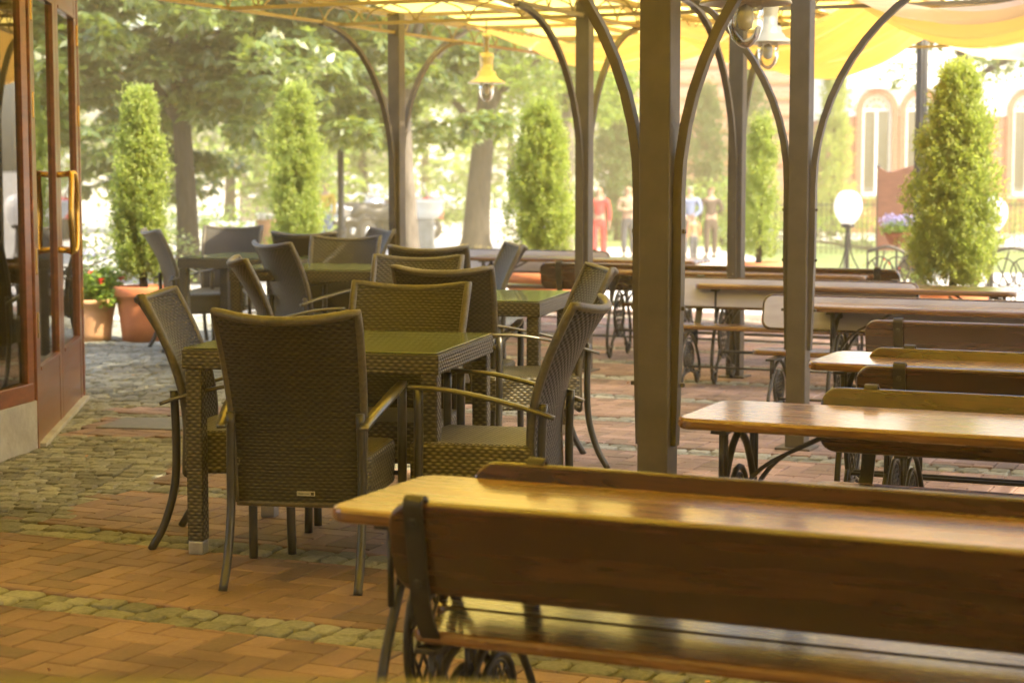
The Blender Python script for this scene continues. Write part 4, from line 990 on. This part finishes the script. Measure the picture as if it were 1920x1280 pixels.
# ------------------------------------------------------------------ buildings
def arch_building(origin, rz, W, Ht, wins, lab):
    t = thing('brick_building', origin, rz, lab, 'building')
    body = MB(); up = MB(); split = 3.05
    xs = sorted([(x - w / 2, x + w / 2, z0, z1) for (x, w, z0, z1) in wins])
    def wallpiece(x0, x1, z0, z1):
        for a, b, m in ((z0, min(z1, split), body), (max(z0, split), z1, up)):
            if b - a > .01 and x1 - x0 > .005:
                m.add([(x0, 0, a), (x1, 0, a), (x1, 0, b), (x0, 0, b)], [(0, 1, 2, 3)])
    cur = 0
    for (x0, x1, z0, z1) in xs:
        wallpiece(cur, x0, -1, Ht); wallpiece(x0, x1, -1, z0)
        r = (x1 - x0) / 2; zs = z1 - r; n = 16
        for k in range(n):
            a0, a1 = math.pi - math.pi * k / n, math.pi - math.pi * (k + 1) / n
            xa, xb = x0 + r + r * math.cos(a0), x0 + r + r * math.cos(a1); za, zb = zs + r * math.sin(a0), zs + r * math.sin(a1)
            m = up
            m.add([(xa, 0, za), (xb, 0, zb), (xb, 0, Ht), (xa, 0, Ht)], [(0, 1, 2, 3)])
            body.add([(xa, 0, za), (xb, 0, zb), (xb, .25, zb), (xa, .25, za)], [(0, 1, 2, 3)])
        for xx in (x0, x1): body.add([(xx, 0, z0), (xx, .25, z0), (xx, .25, zs), (xx, 0, zs)], [(0, 1, 2, 3)])
        cur = x1
    wallpiece(cur, W, -1, Ht)
    body.add([(0, 0, -1), (0, 8, -1), (0, 8, split), (0, 0, split)], [(0, 1, 2, 3)]); up.add([(0, 0, split), (0, 8, split), (0, 8, Ht), (0, 0, Ht)], [(0, 1, 2, 3)])
    body.add([(0, 8, -1), (W, 8, -1), (W, 8, split), (0, 8, split)], [(0, 1, 2, 3)])
    up.add([(0, 0, Ht), (W, 0, Ht), (W, 8, Ht), (0, 8, Ht)], [(0, 1, 2, 3)])
    body.build('wall', 'brick_red', t); u_ = up.build('upper_wall', 'stucco', t)
    MB().box((W / 2, -.06, 3.95), (W, .12, .12)).build('cornice', 'stucco', t)
    for (x, w, z0, z1) in wins:
        r = w / 2; zs = z1 - r
        f = MB()
        arcpts = [(x + (r - .04) * math.cos(a), .12, zs + (r - .04) * math.sin(a)) for a in [math.pi * k / 16 for k in range(17)]]
        f.bar([(x + r - .04, .12, z0)] + arcpts + [(x - r + .04, .12, z0)], .08, .08, (0, 1, 0))
        f.box((x, .12, zs), (w - .16, .07, .07)); f.box((x, .12, (z0 + zs) / 2), (.07, .07, zs - z0 - .07)); f.box((x, .12, z0 + .04), (w - .16, .08, .08))
        f.bar([(x + r * .5 * math.cos(a), .12, zs + r * .5 * math.sin(a)) for a in [math.pi * k / 10 for k in range(11)]], .04, .03, (0, 1, 0))
        for a in (40, 65, 90, 115, 140): f.bar([(x + r * .5 * math.cos(R(a)), .12, zs + r * .5 * math.sin(R(a))), (x + (r - .06) * math.cos(R(a)), .12, zs + (r - .06) * math.sin(R(a)))], .03, .03, (0, 1, 0))
        win = f.build('window', 'white', t)
        MB().add([(x - r, .17, z0), (x + r, .17, z0), (x + r, .17, zs)] + [(x + r * math.cos(math.pi * k / 16), .17, zs + r * math.sin(math.pi * k / 16)) for k in range(1, 16)] + [(x - r, .17, zs)], [tuple(range(19))]).build('pane', 'window_glass', win)
        cu = MB().grid(30, 2, lambda a, b: Vector((x - r + w * a, .30 + .02 * math.sin(a * 60), z0 + (zs - z0) * b))); cu.build('curtain', 'white_cloth', win)
        MB().bar([(x + r + .09, -.03, z0)] + [(x + (r + .09) * math.cos(a), -.03, zs + (r + .09) * math.sin(a)) for a in [math.pi * k / 18 for k in range(19)]] + [(x - r - .09, -.03, z0)], .07, .20, (0, 1, 0)).build('arch_surround', 'brick_red', t)
        MB().box((x, -.06, z0 - .05), (w + .3, .16, .08)).build('sill', 'stone', t)
    return t
d = 58.0; bx = (1578 - 960) / F * d; by = d
s_ = F / d
def bw(px0, px1, pyt, pyb): return ((px0 + px1) / 2 - 1578) / s_, (px1 - px0) / s_, P(960, pyb, d).z, P(960, pyt, d).z
arch_building((bx, by, 0), 0, 9.5, 9.0, [bw(1612, 1668, 178, 366), bw(1693, 1749, 178, 366), bw(1893, 1950, 178, 366), bw(1975, 2031, 178, 366)], 'red brick building with white upper wall and brick-arched windows at the right')
ex = thing('brick_wing', ((1180 - 960) / F * 72, 72, 0), 0, 'pale pink brick building wing seen between the middle posts', 'building')
w2 = MB(); w2.box((5.2, 2, 3.5), (10.4, 4, 9)); w2.build('wall', 'brick_pink', ex)
for k in range(9): MB().box((5.2, -.03, 1.6 + k * .62), (10.4, .05, .05)).build('brick_band', 'terracotta', ex)
kb = thing('brown_house', ((450 - 960) / F * 70, 70, gz(70)), 0, 'narrow brownish building with a tall light window behind the second potted conifer', 'building')
MB().box((1.0, 3, 3.5), (2.0, 6, 7)).build('wall', 'bark_pale', kb)
for k in range(1):
    wq = MB().box((.7 + k * 2.1, -.02, 1.9), (.75, .06, 1.9)).build('window', 'white', kb); MB().box((.7 + k * 2.1, -.06, 1.9), (.6, .03, 1.7)).build('pane', 'window_glass', wq)
wh = thing('white_house', ((770 - 960) / F * 100, 100, gz(100)), 0, 'white house glimpsed between the trunks behind the leftmost post', 'building')
MB().box((3, 3, 3), (6, 6, 6.6)).build('wall', 'stucco', wh)
for k in range(3):
    for q in range(2): MB().box((1 + k * 1.8, -.02, 1.8 + q * 2.4), (.8, .05, 1.3)).build('window', 'stone', wh)
# ------------------------------------------------------------------ iron fence
def fence(x0, x1, y, lab, h=1.25, n=None):
    t = thing('iron_fence', (x0, y, gz(y)), 0, lab, 'fence'); L = x1 - x0
    m = MB()
    for z in (.15, h - .1): m.box((L / 2, 0, z), (L, .03, .03))
    k = 0.0
    while k < L: m.box((k, 0, h / 2), (.018, .018, h)); k += .12
    m.build('railing', 'black', t)
    k = 0.0
    while k <= L + .01: MB().box((k, 0, h / 2 + .08), (.09, .09, h + .16), None, .01).build('fence_post', 'black', t); k += 1.7
    return t
fence(6.2, 18.1, 44, 'black iron railing fence behind the round lamps at the right')
fence(-.6, 4.2, 64, 'pale distant railing behind the woman in red', 1.1)
# ------------------------------------------------------------------ round lamps, lamp post, sign board, rail
def globe_lamp(px, py, d, lab):
    p = P(px, py, d); z0 = gz(d); t = thing('globe_lamp', (p.x, d, z0), 0, lab, 'lamp', 'white globe lamps on the terrace rail'); z = p.z - z0
    MB().lathe([(0, .185), (.05, .182), (.10, .155), (.135, .10), (.150, .03), (.145, -.03), (.12, -.095), (.085, -.145), (.06, -.17)], 28, (0, 0, z)).build('globe', 'globe', t)
    MB().lathe([(0, -.165), (.07, -.168), (.075, -.20), (.03, -.215), (.022, -.26), (.022, -z)], 18, (0, 0, z)).build('pole', 'black', t)
    m = MB()
    for a in (0, 120, 240):
        q = Vector((math.cos(R(a)), math.sin(R(a)), 0))
        m.tube(spline([q * .02 + Vector((0, 0, z - .25)), q * .05 + Vector((0, 0, z - .5)), q * .20 + Vector((0, 0, z - .75)), q * .26 + Vector((0, 0, z - .70)), q * .22 + Vector((0, 0, z - .64))], 5), .009, 6)
    m.build('bracket', 'black', t)
    return t
globe_lamp(1590, 390, 19.8, 'round white globe lamp left of the brown sign board')
globe_lamp(1862, 402, 19.6, 'white globe lamp half hidden by the big right conifer')
d = 20.5; x = (1722 - 960) / F * d; z0 = gz(d)
t = thing('lamp_post', (x, d, z0), 0, 'tall dark fluted lamp post between the sign board and the big right conifer', 'street lamp')
m = MB(); nf = 20
prof = [(.085, 0), (.085, .25), (.07, .30), (.066, 1.0), (.066, 1.10), (.082, 1.12), (.082, 1.18), (.062, 1.20), (.062, 1.28), (.08, 1.30), (.08, 1.34), (.058, 1.38), (.052, 3.4)]
m.lathe(prof, 20, smooth=True); m.build('pole', 'black', t)
fl_ = MB()
for k in range(10):
    a = 2 * math.pi * k / 10; fl_.tube([(.064 * math.cos(a), .064 * math.sin(a), .32), (.052 * math.cos(a), .052 * math.sin(a), 3.4)], .010, 5)
fl_.build('fluting', 'black', t)
MB().lathe([(0, 3.4), (.14, 3.42), (.20, 3.8), (.10, 3.95), (0, 4.0)], 16).build('lantern', 'globe', t)
d = 21.2; x0 = (1643 - 960) / F * d; z0 = gz(d); sb = thing('sign_board', (x0, d, z0), 0, 'brown notice board with scalloped top on two legs beside the dark lamp post', 'sign board')
W_ = .44; zt = P(960, 322, d).z - z0; zb = P(960, 470, d).z - z0
ol = [(0, zb), (W_, zb), (W_, zt + .07)] + [(W_ * (1 - k / 12), zt + .07 * (math.cos(math.pi * min(1, k / 9)) * .5 + .5) - .0 + (.0 if k < 10 else .02 * (k - 9))) for k in range(1, 13)]
MB().slab(ol, -.02, .02, Matrix.Rotation(R(90), 4, 'X'), .006).build('board', 'board', sb)
for xx in (.015, W_ - .02): MB().box((xx, .03, zt / 2), (.035, .035, zt), None, .004).build('leg', 'black', sb)
MB().lathe([(0, .05), (.02, .04), (.026, .02), (.02, .0), (.012, -.02)], 12, (0.015, .03, zt + .03)).build('finial', 'black', sb)
# hanging flower basket
d = 20.2; p = P(1682, 432, d); bk = thing('flower_basket', (p.x, d, gz(d)), 0, 'basket of lilac flowers on an iron stand in front of the notice board', 'flower basket')
zz = p.z - gz(d)
MB().lathe([(0, -.14), (.08, -.13), (.14, -.03), (.15, .0), (.13, .0), (.07, -.10), (0, -.11)], 20, (0, 0, zz - .02)).build('bowl', 'rust_cloth', bk)
MB().tube([(0, 0, zz - .14), (0, 0, 0)], .014, 8).build('stand', 'black', bk)
leafmesh('foliage', 'hedge', bk, clumps([(math.cos(k) * .1, math.sin(k) * .1, zz + .02, .09, .09, .08) for k in range(7)] + [(0.05, -.1, zz - .12, .10, .08, .1)], 120, np.random.default_rng(31)), .2, .045, seed=31)
leafmesh('blossom', 'petal_lilac', bk, clumps([(math.cos(k) * .11, math.sin(k) * .11, zz + .10, .09, .09, .07) for k in range(7)], 90, np.random.default_rng(32)), .2, .035, seed=32)
# wrought iron rail of arcs
def rail_arc(x0, x1, y, h, lab):
    t = thing('wrought_iron_rail', (x0, y, gz(y)), 0, lab, 'railing', 'curved wrought iron rails at the terrace edge'); L = x1 - x0; m = MB()
    m.tube(spline([(0, 0, h * .93), (L * .35, 0, h), (L * .7, 0, h * .82), (L, 0, h * .35)], 6), .016, 8)
    m.tube(spline([(0, 0, 0), (0, 0, h * .93)], 3), .013, 6)
    for k in range(3):
        c = L * (.2 + .27 * k)
        m.tube([(c + .13 * math.cos(a), 0, .42 + .14 * math.sin(a)) for a in [2 * math.pi * q / 16 for q in range(16)]], .009, 6, True)
        m.tube(spline([(c - .12, 0, 0), (c - .02, 0, .35), (c + .05, 0, h * (.95 - .15 * k))], 5), .009, 6)
        m.tube(spline([(c + .12, 0, 0), (c + .04, 0, .3), (c - .08, 0, h * .8)], 5), .009, 6)
    m.build('ironwork', 'iron', t)
rail_arc(3.62, 4.25, 19.0, .66, 'curved wrought iron rail under the left globe lamp')
rail_arc(4.75, 5.5, 18.6, .66, 'curved wrought iron rail right of the big conifer')
# ------------------------------------------------------------------ people
def skin_obj(name, joints, edges, mat, parent, root=0, sub=2):
    me = bpy.data.meshes.new(name); me.from_pydata([j[:3] for j in joints], edges, [])
    o = bpy.data.objects.new(name, me); sc.collection.objects.link(o); o.parent = parent
    o.modifiers.new('skin', 'SKIN'); 
    if not me.skin_vertices: 
        bm = bmesh.new(); bm.from_mesh(me); bm.verts.layers.skin.verify(); bm.to_mesh(me); bm.free()
    sv = me.skin_vertices[0].data
    for i, j in enumerate(joints):
        sv[i].radius = (j[3], j[4] if len(j) > 4 else j[3]); sv[i].use_root = (i == root)
    m = o.modifiers.new('sub', 'SUBSURF'); m.levels = sub; m.render_levels = sub
    o.modifiers['skin'].use_smooth_shade = True
    me.materials.append(MT[mat]); return o
def person(x, y, rz, ht, lab, top, bot, hair, longhair=False, arms='down', stride=.0, coat=None, bag=None, skirt=False):
    t = thing('person', (x, y, gz(y) + .006), rz, lab, 'person'); s = ht / 1.7
    S = lambda L: [(a[0] * s, a[1] * s, a[2] * s) + tuple(q * s for q in a[3:]) for a in L]
    # facing +y local; arms
    if arms == 'crossed': AR = {sx: [(sx * .19, .0, 1.38), (sx * .24, .0, 1.14), (sx * -.02, .17, 1.13)] for sx in (-1, 1)}
    elif arms == 'behind': AR = {sx: [(sx * .19, .0, 1.38), (sx * .26, -.06, 1.12), (sx * .05, -.16, .92)] for sx in (-1, 1)}
    elif arms == 'hip': AR = {-1: [(-.19, 0, 1.38), (-.25, .02, 1.10), (-.24, .10, .86)], 1: [(.19, 0, 1.38), (.26, -.04, 1.14), (.20, .15, 1.08)]}
    else: AR = {sx: [(sx * .19, .0, 1.38), (sx * .24, -.01, 1.10), (sx * .25, .05, .84)] for sx in (-1, 1)}
    J = [(0, 0, .93, .125, .10), (0, 0, 1.10, .115, .09), (0, 0, 1.30, .14, .10), (0, 0, 1.42, .09, .07), (0, .01, 1.50, .045), (0, .02, 1.58, .080, .092), (0, .02, 1.66, .068, .078)]
    E = [(0, 1), (1, 2), (2, 3), (3, 4), (4, 5), (5, 6)]
    for sx in (-1, 1):
        k = len(J); a = AR[sx]
        hand = Vector(a[2]); el = Vector(a[1]); dd = (hand - el).normalized()
        J += [(a[0][0], a[0][1], a[0][2], .055), (*a[1], .040), (*a[2], .028), (*(hand + dd * .07), .030, .016), (*(hand + dd * .14), .010)]
        E += [(2, k), (k, k + 1), (k + 1, k + 2), (k + 2, k + 3), (k + 3, k + 4)]
        fw = sx * stride; k = len(J)
        J += [(sx * .085, 0, .86, .085), (sx * .10, fw * .5, .48, .056), (sx * .105, fw, .09, .038), (sx * .115, fw + .05, .04, .036, .03), (sx * .13, fw + .17, .03, .034, .02)]
        E += [(0, k), (k, k + 1), (k + 1, k + 2), (k + 2, k + 3), (k + 3, k + 4)]
    skin_obj('body', S(J), E, 'skin', t)
    # trousers
    J = [(0, 0, .99, .135, .11), (0, 0, .90, .14, .12)]; E = [(0, 1)]
    for sx in (-1, 1):
        fw = sx * stride; k = len(J)
        J += [(sx * .09, 0, .80, .098), (sx * .10, fw * .5, .48, .075), (sx * .105, fw, .10, .062 if not skirt else .10)]; E += [(1, k), (k, k + 1), (k + 1, k + 2)]
    skin_obj('trousers', S(J), E, bot, t)
    # top with sleeves
    J = [(0, 0, .95, .145, .115), (0, 0, 1.12, .13, .105), (0, 0, 1.30, .155, .115), (0, 0, 1.41, .105, .08)]; E = [(0, 1), (1, 2), (2, 3)]
    for sx in (-1, 1):
        a = AR[sx]; k = len(J); e = Vector(a[1]); h_ = Vector(a[2]); q = e + (h_ - e) * .85
        J += [(a[0][0], a[0][1], a[0][2], .070), (*a[1], .055), (*q, .044)]; E += [(2, k), (k, k + 1), (k + 1, k + 2)]
    skin_obj('shirt', S(J), E, top, t)
    if coat:
        J = [(0, -.02, .72, .17, .13), (0, -.02, .95, .17, .13), (0, -.02, 1.12, .155, .12), (0, -.02, 1.32, .175, .13)]; E = [(0, 1), (1, 2), (2, 3)]
        skin_obj('coat', S(J), E, coat, t).location = (-.03, -.05, 0)
    if longhair: J = [(0, -.01, 1.67, .080, .09), (0, -.03, 1.58, .098, .08), (0, -.06, 1.42, .10, .05), (0, -.06, 1.28, .07, .03)]
    else: J = [(0, -.005, 1.675, .080, .09), (0, -.025, 1.60, .088, .075)]
    skin_obj('hair', S(J), [(i, i + 1) for i in range(len(J) - 1)], hair, t)
    f = MB()
    for sx in (-1, 1): f.lathe([(0, .008), (.007, .005), (.009, 0), (.007, -.005), (0, -.008)], 8, (sx * .032 * s, .108 * s, 1.60 * s))
    f.build('eyes', 'black', t).name = 'eye'
    MB().tube([(0, .105 * s, 1.60 * s), (0, .125 * s, 1.565 * s), (0, .108 * s, 1.558 * s)], [.006, .012, .008], 6).build('nose', 'skin', t)
    for sx in (-1, 1): MB().box(((sx * .115) * s, (sx * stride + .08) * s, .035 * s), (.09 * s, .26 * s, .07 * s), None, .02).build('shoe', 'shoe', t)
    if bag: 
        MB().box((.24 * s, .03, .82 * s), (.12, .26, .28), None, .03).build('bag', bag, t)
    return t
dP = 41.5
def pp(px): return (px - 960) / F * dP
person(pp(1123), dP, R(172), 1.60, 'woman in red trousers with a rust cardigan and shoulder bag, walking towards us', 'red_cloth', 'red_cloth', 'hair_brown', True, 'down', .10, 'rust_cloth', 'rust_cloth', True)
person(pp(1179), dP + .3, R(185), 1.62, 'long-haired blond woman in beige top and dark trousers with folded arms', 'beige_cloth', 'dark_cloth', 'hair_blond', True, 'crossed', .05)
person(pp(1293), dP, R(-12), 1.62, 'man in a light blue shirt seen from behind beside the widest post', 'blue_cloth', 'dark_cloth', 'hair_grey', False, 'behind', .05)
person(pp(1333), dP + .1, R(8), 1.60, 'person in dark brown jumpsuit with short red hair, seen from behind', 'brown_cloth', 'brown_cloth', 'hair_brown', False, 'hip', .05)
person(pp(1291) + .02, dP - .9, R(20), .98, 'small child in a coral top in front of the man in the blue shirt', 'coral_cloth', 'dark_cloth', 'hair_brown', False, 'down', .04)
person((612 - 960) / F * 46, 46, R(160), 1.66, 'distant person with a yellow bundle beside the second potted conifer', 'yellow_cloth', 'blue_cloth', 'hair_brown', False, 'hip', .05)
person((548 - 960) / F * 50, 50, R(100), 1.62, 'distant person in white behind the second potted conifer', 'white_cloth', 'dark_cloth', 'hair_brown', True, 'down', .1)
# ------------------------------------------------------------------ scooters, bench, planters in the park
def quad(x, y, rz, paint, lab):
    t = thing('quad_bike', (x, y, gz(y)), rz, lab, 'quad bike', 'quad bikes and scooters parked on the path'); t.scale = (1.1, 1.1, 1.3)
    MB().bar(spline([(0, .55, .8), (0, .42, 1.05), (0, .36, 1.22)], 4), [.34] * 9, .012, (1, 0, 0), True).build('windshield', 'chrome', t)
    for sx in (-1, 1):
        for sy in (-1, 1):
            w_ = MB().lathe([(.10, -.09), (.20, -.09), (.235, -.06), (.24, 0), (.235, .06), (.20, .09), (.10, .09)], 20); 
            w_.v = [(sx * .42 + p[2], sy * .55 + p[1], .24 + p[0]) for p in w_.v]
            q = w_.build('wheel', 'rubber', t)
            h_ = MB().lathe([(0, -.06), (.10, -.08), (.11, 0), (.10, .08), (0, .06)], 14); h_.v = [(sx * .42 + p[2], sy * .55 + p[1], .24 + p[0]) for p in h_.v]; h_.build('rim', 'chrome', q)
    b = MB().tube(spline([(0, -.8, .55), (0, -.45, .68), (0, -.1, .62), (0, .3, .66), (0, .62, .72), (0, .85, .52)], 5), [.05, .10, .14, .16, .17, .17, .16, .14, .13, .13, .13, .14, .15, .17, .19, .20, .22, .24, .24, .22, .2, .18, .16, .14, .10, .06][:26], 12)
    b.build('body', paint, t)
    for sx in (-1, 1):
        MB().bar(spline([(sx * .42, .25, .50), (sx * .42, .5, .60), (sx * .42, .82, .46)], 5), .24, .02, (1, 0, 0)).build('fender', paint, t)
        MB().bar(spline([(sx * .42, -.28, .50), (sx * .42, -.55, .60), (sx * .42, -.82, .46)], 5), .24, .02, (1, 0, 0)).build('fender', paint, t)
    MB().box((0, -.25, .78), (.28, .60, .12), None, .04).build('saddle', 'rubber', t)
    MB().tube([(0, .35, .7), (0, .28, .98)], .025, 8).tube(spline([(-.36, .2, 1.02), (-.2, .28, .99), (.2, .28, .99), (.36, .2, 1.02)], 4), .018, 8).build('handlebar', 'chrome', t)
    for sx in (-1, 1): MB().lathe([(0, 0), (.05, .0), (.06, .03), (.0, .06)], 12, (sx * .16, .78, .62)).build('headlight', 'chrome', t)
quad((768 - 960) / F * 53, 53, R(-80), 'red_paint', 'small red quad bike whose wheel shows right of the leftmost post')
quad((712 - 960) / F * 51, 51, R(-60), 'black', 'black and chrome quad bike left of the leftmost post')
quad((668 - 960) / F * 52, 52, R(-62), 'chrome', 'silver quad bike behind the thin dark pole')
quad((735 - 960) / F * 55, 55, R(-100), 'black', 'black quad bike behind the others under the shrubs')
d = 46; t = thing('white_stall', ((800 - 960) / F * d, d, gz(d)), R(-6), 'white rounded stone stand right of the leftmost post trunk', 'stand')
MB().lathe([(0, .5), (.16, .5), (.30, .56), (.40, .70), (.42, .90), (.46, .92), (.46, .98), (.38, .98), (.36, .93), (.0, .92)], 28).build('bowl', 'white', t)
t.location.z += .25; MB().box((0, 0, .12), (.36, .36, .76), None, .02).build('pedestal', 'stone', t)
d = 33; t = thing('flower_urn', ((503 - 960) / F * d, d, gz(d)), 0, 'pale urn with white flowers left of the second potted conifer', 'flower pot')
MB().lathe([(0, 0), (.14, 0), (.14, .5), (.10, .55), (.16, .7), (.2, .95), (.22, .98), (0, .95)], 20).build('urn', 'pot_wood', t)
leafmesh('blossom', 'petal_white', t, clumps([(math.cos(k) * .1, math.sin(k) * .1, 1.03, .1, .1, .06) for k in range(6)], 60, np.random.default_rng(41)), .2, .06, seed=41)
d = 30; t = thing('dark_pole', ((640 - 960) / F * d, d, gz(d)), 0, 'thin dark street pole between the second conifer and the leftmost post', 'pole')
MB().lathe([(.075, 0), (.075, .7), (.055, .75), (.05, 3.4), (0, 3.42)], 14).build('pole', 'black', t)
MB().lathe([(.06, .72), (.085, .74), (.085, .82), (.06, .84)], 14).build('collar', 'black', t)
def park_bench(px, d, lab, mat='white'):
    t = thing('park_bench', ((px - 960) / F * d, d, gz(d)), 0, lab, 'bench')
    m = MB()
    for k in range(4): m.box((0, -.18 + .12 * k, .43), (1.6, .09, .03), None, .004)
    m.build('seat', mat, t); m = MB()
    for k in range(3): m.box((0, .24 + .03 * k, .56 + .13 * k), (1.6, .03, .09), None, .004)
    m.build('backrest', mat, t)
    for sx in (-1, 1): MB().box((sx * .65, 0, .21), (.05, .42, .42), None, .004).build('leg', 'iron', t)
park_bench(1150, 60, 'pale park bench behind the two women')
park_bench(935, 52, 'white park bench right of the thick dark trunk')
park_bench(420, 40, 'white park bench behind the small left wicker table')

# ------------------------------------------------------------------ warm haze volume added as a stand-in for golden lens glow
hm = bpy.data.materials.new('haze'); hm.use_nodes = True; n = hm.node_tree; n.nodes.clear()
pv = n.nodes.new('ShaderNodeVolumePrincipled'); pv.inputs['Color'].default_value = (1.0, 0.86, 0.52, 1); pv.inputs['Density'].default_value = 0.0030; pv.inputs['Anisotropy'].default_value = 0.0
oo = n.nodes.new('ShaderNodeOutputMaterial'); n.links.new(pv.outputs[0], oo.inputs['Volume'])
hz = MB().box((0, 55, 5.5), (70, 140, 14)).build('haze', hm); hz['kind'] = 'stuff'

# fallen leaves and crumbs on the paving
rg = np.random.default_rng(77); c = []
for _ in range(90):
    y = rg.uniform(4.6, 16); x = rg.uniform(-.3, .3) * y; c.append((x, y, .004))
lf = leafmesh('fallen_leaves', 'pot_wood', None, np.array(c), .02, .020, aspect=.7, seed=78); lf['kind'] = 'stuff'
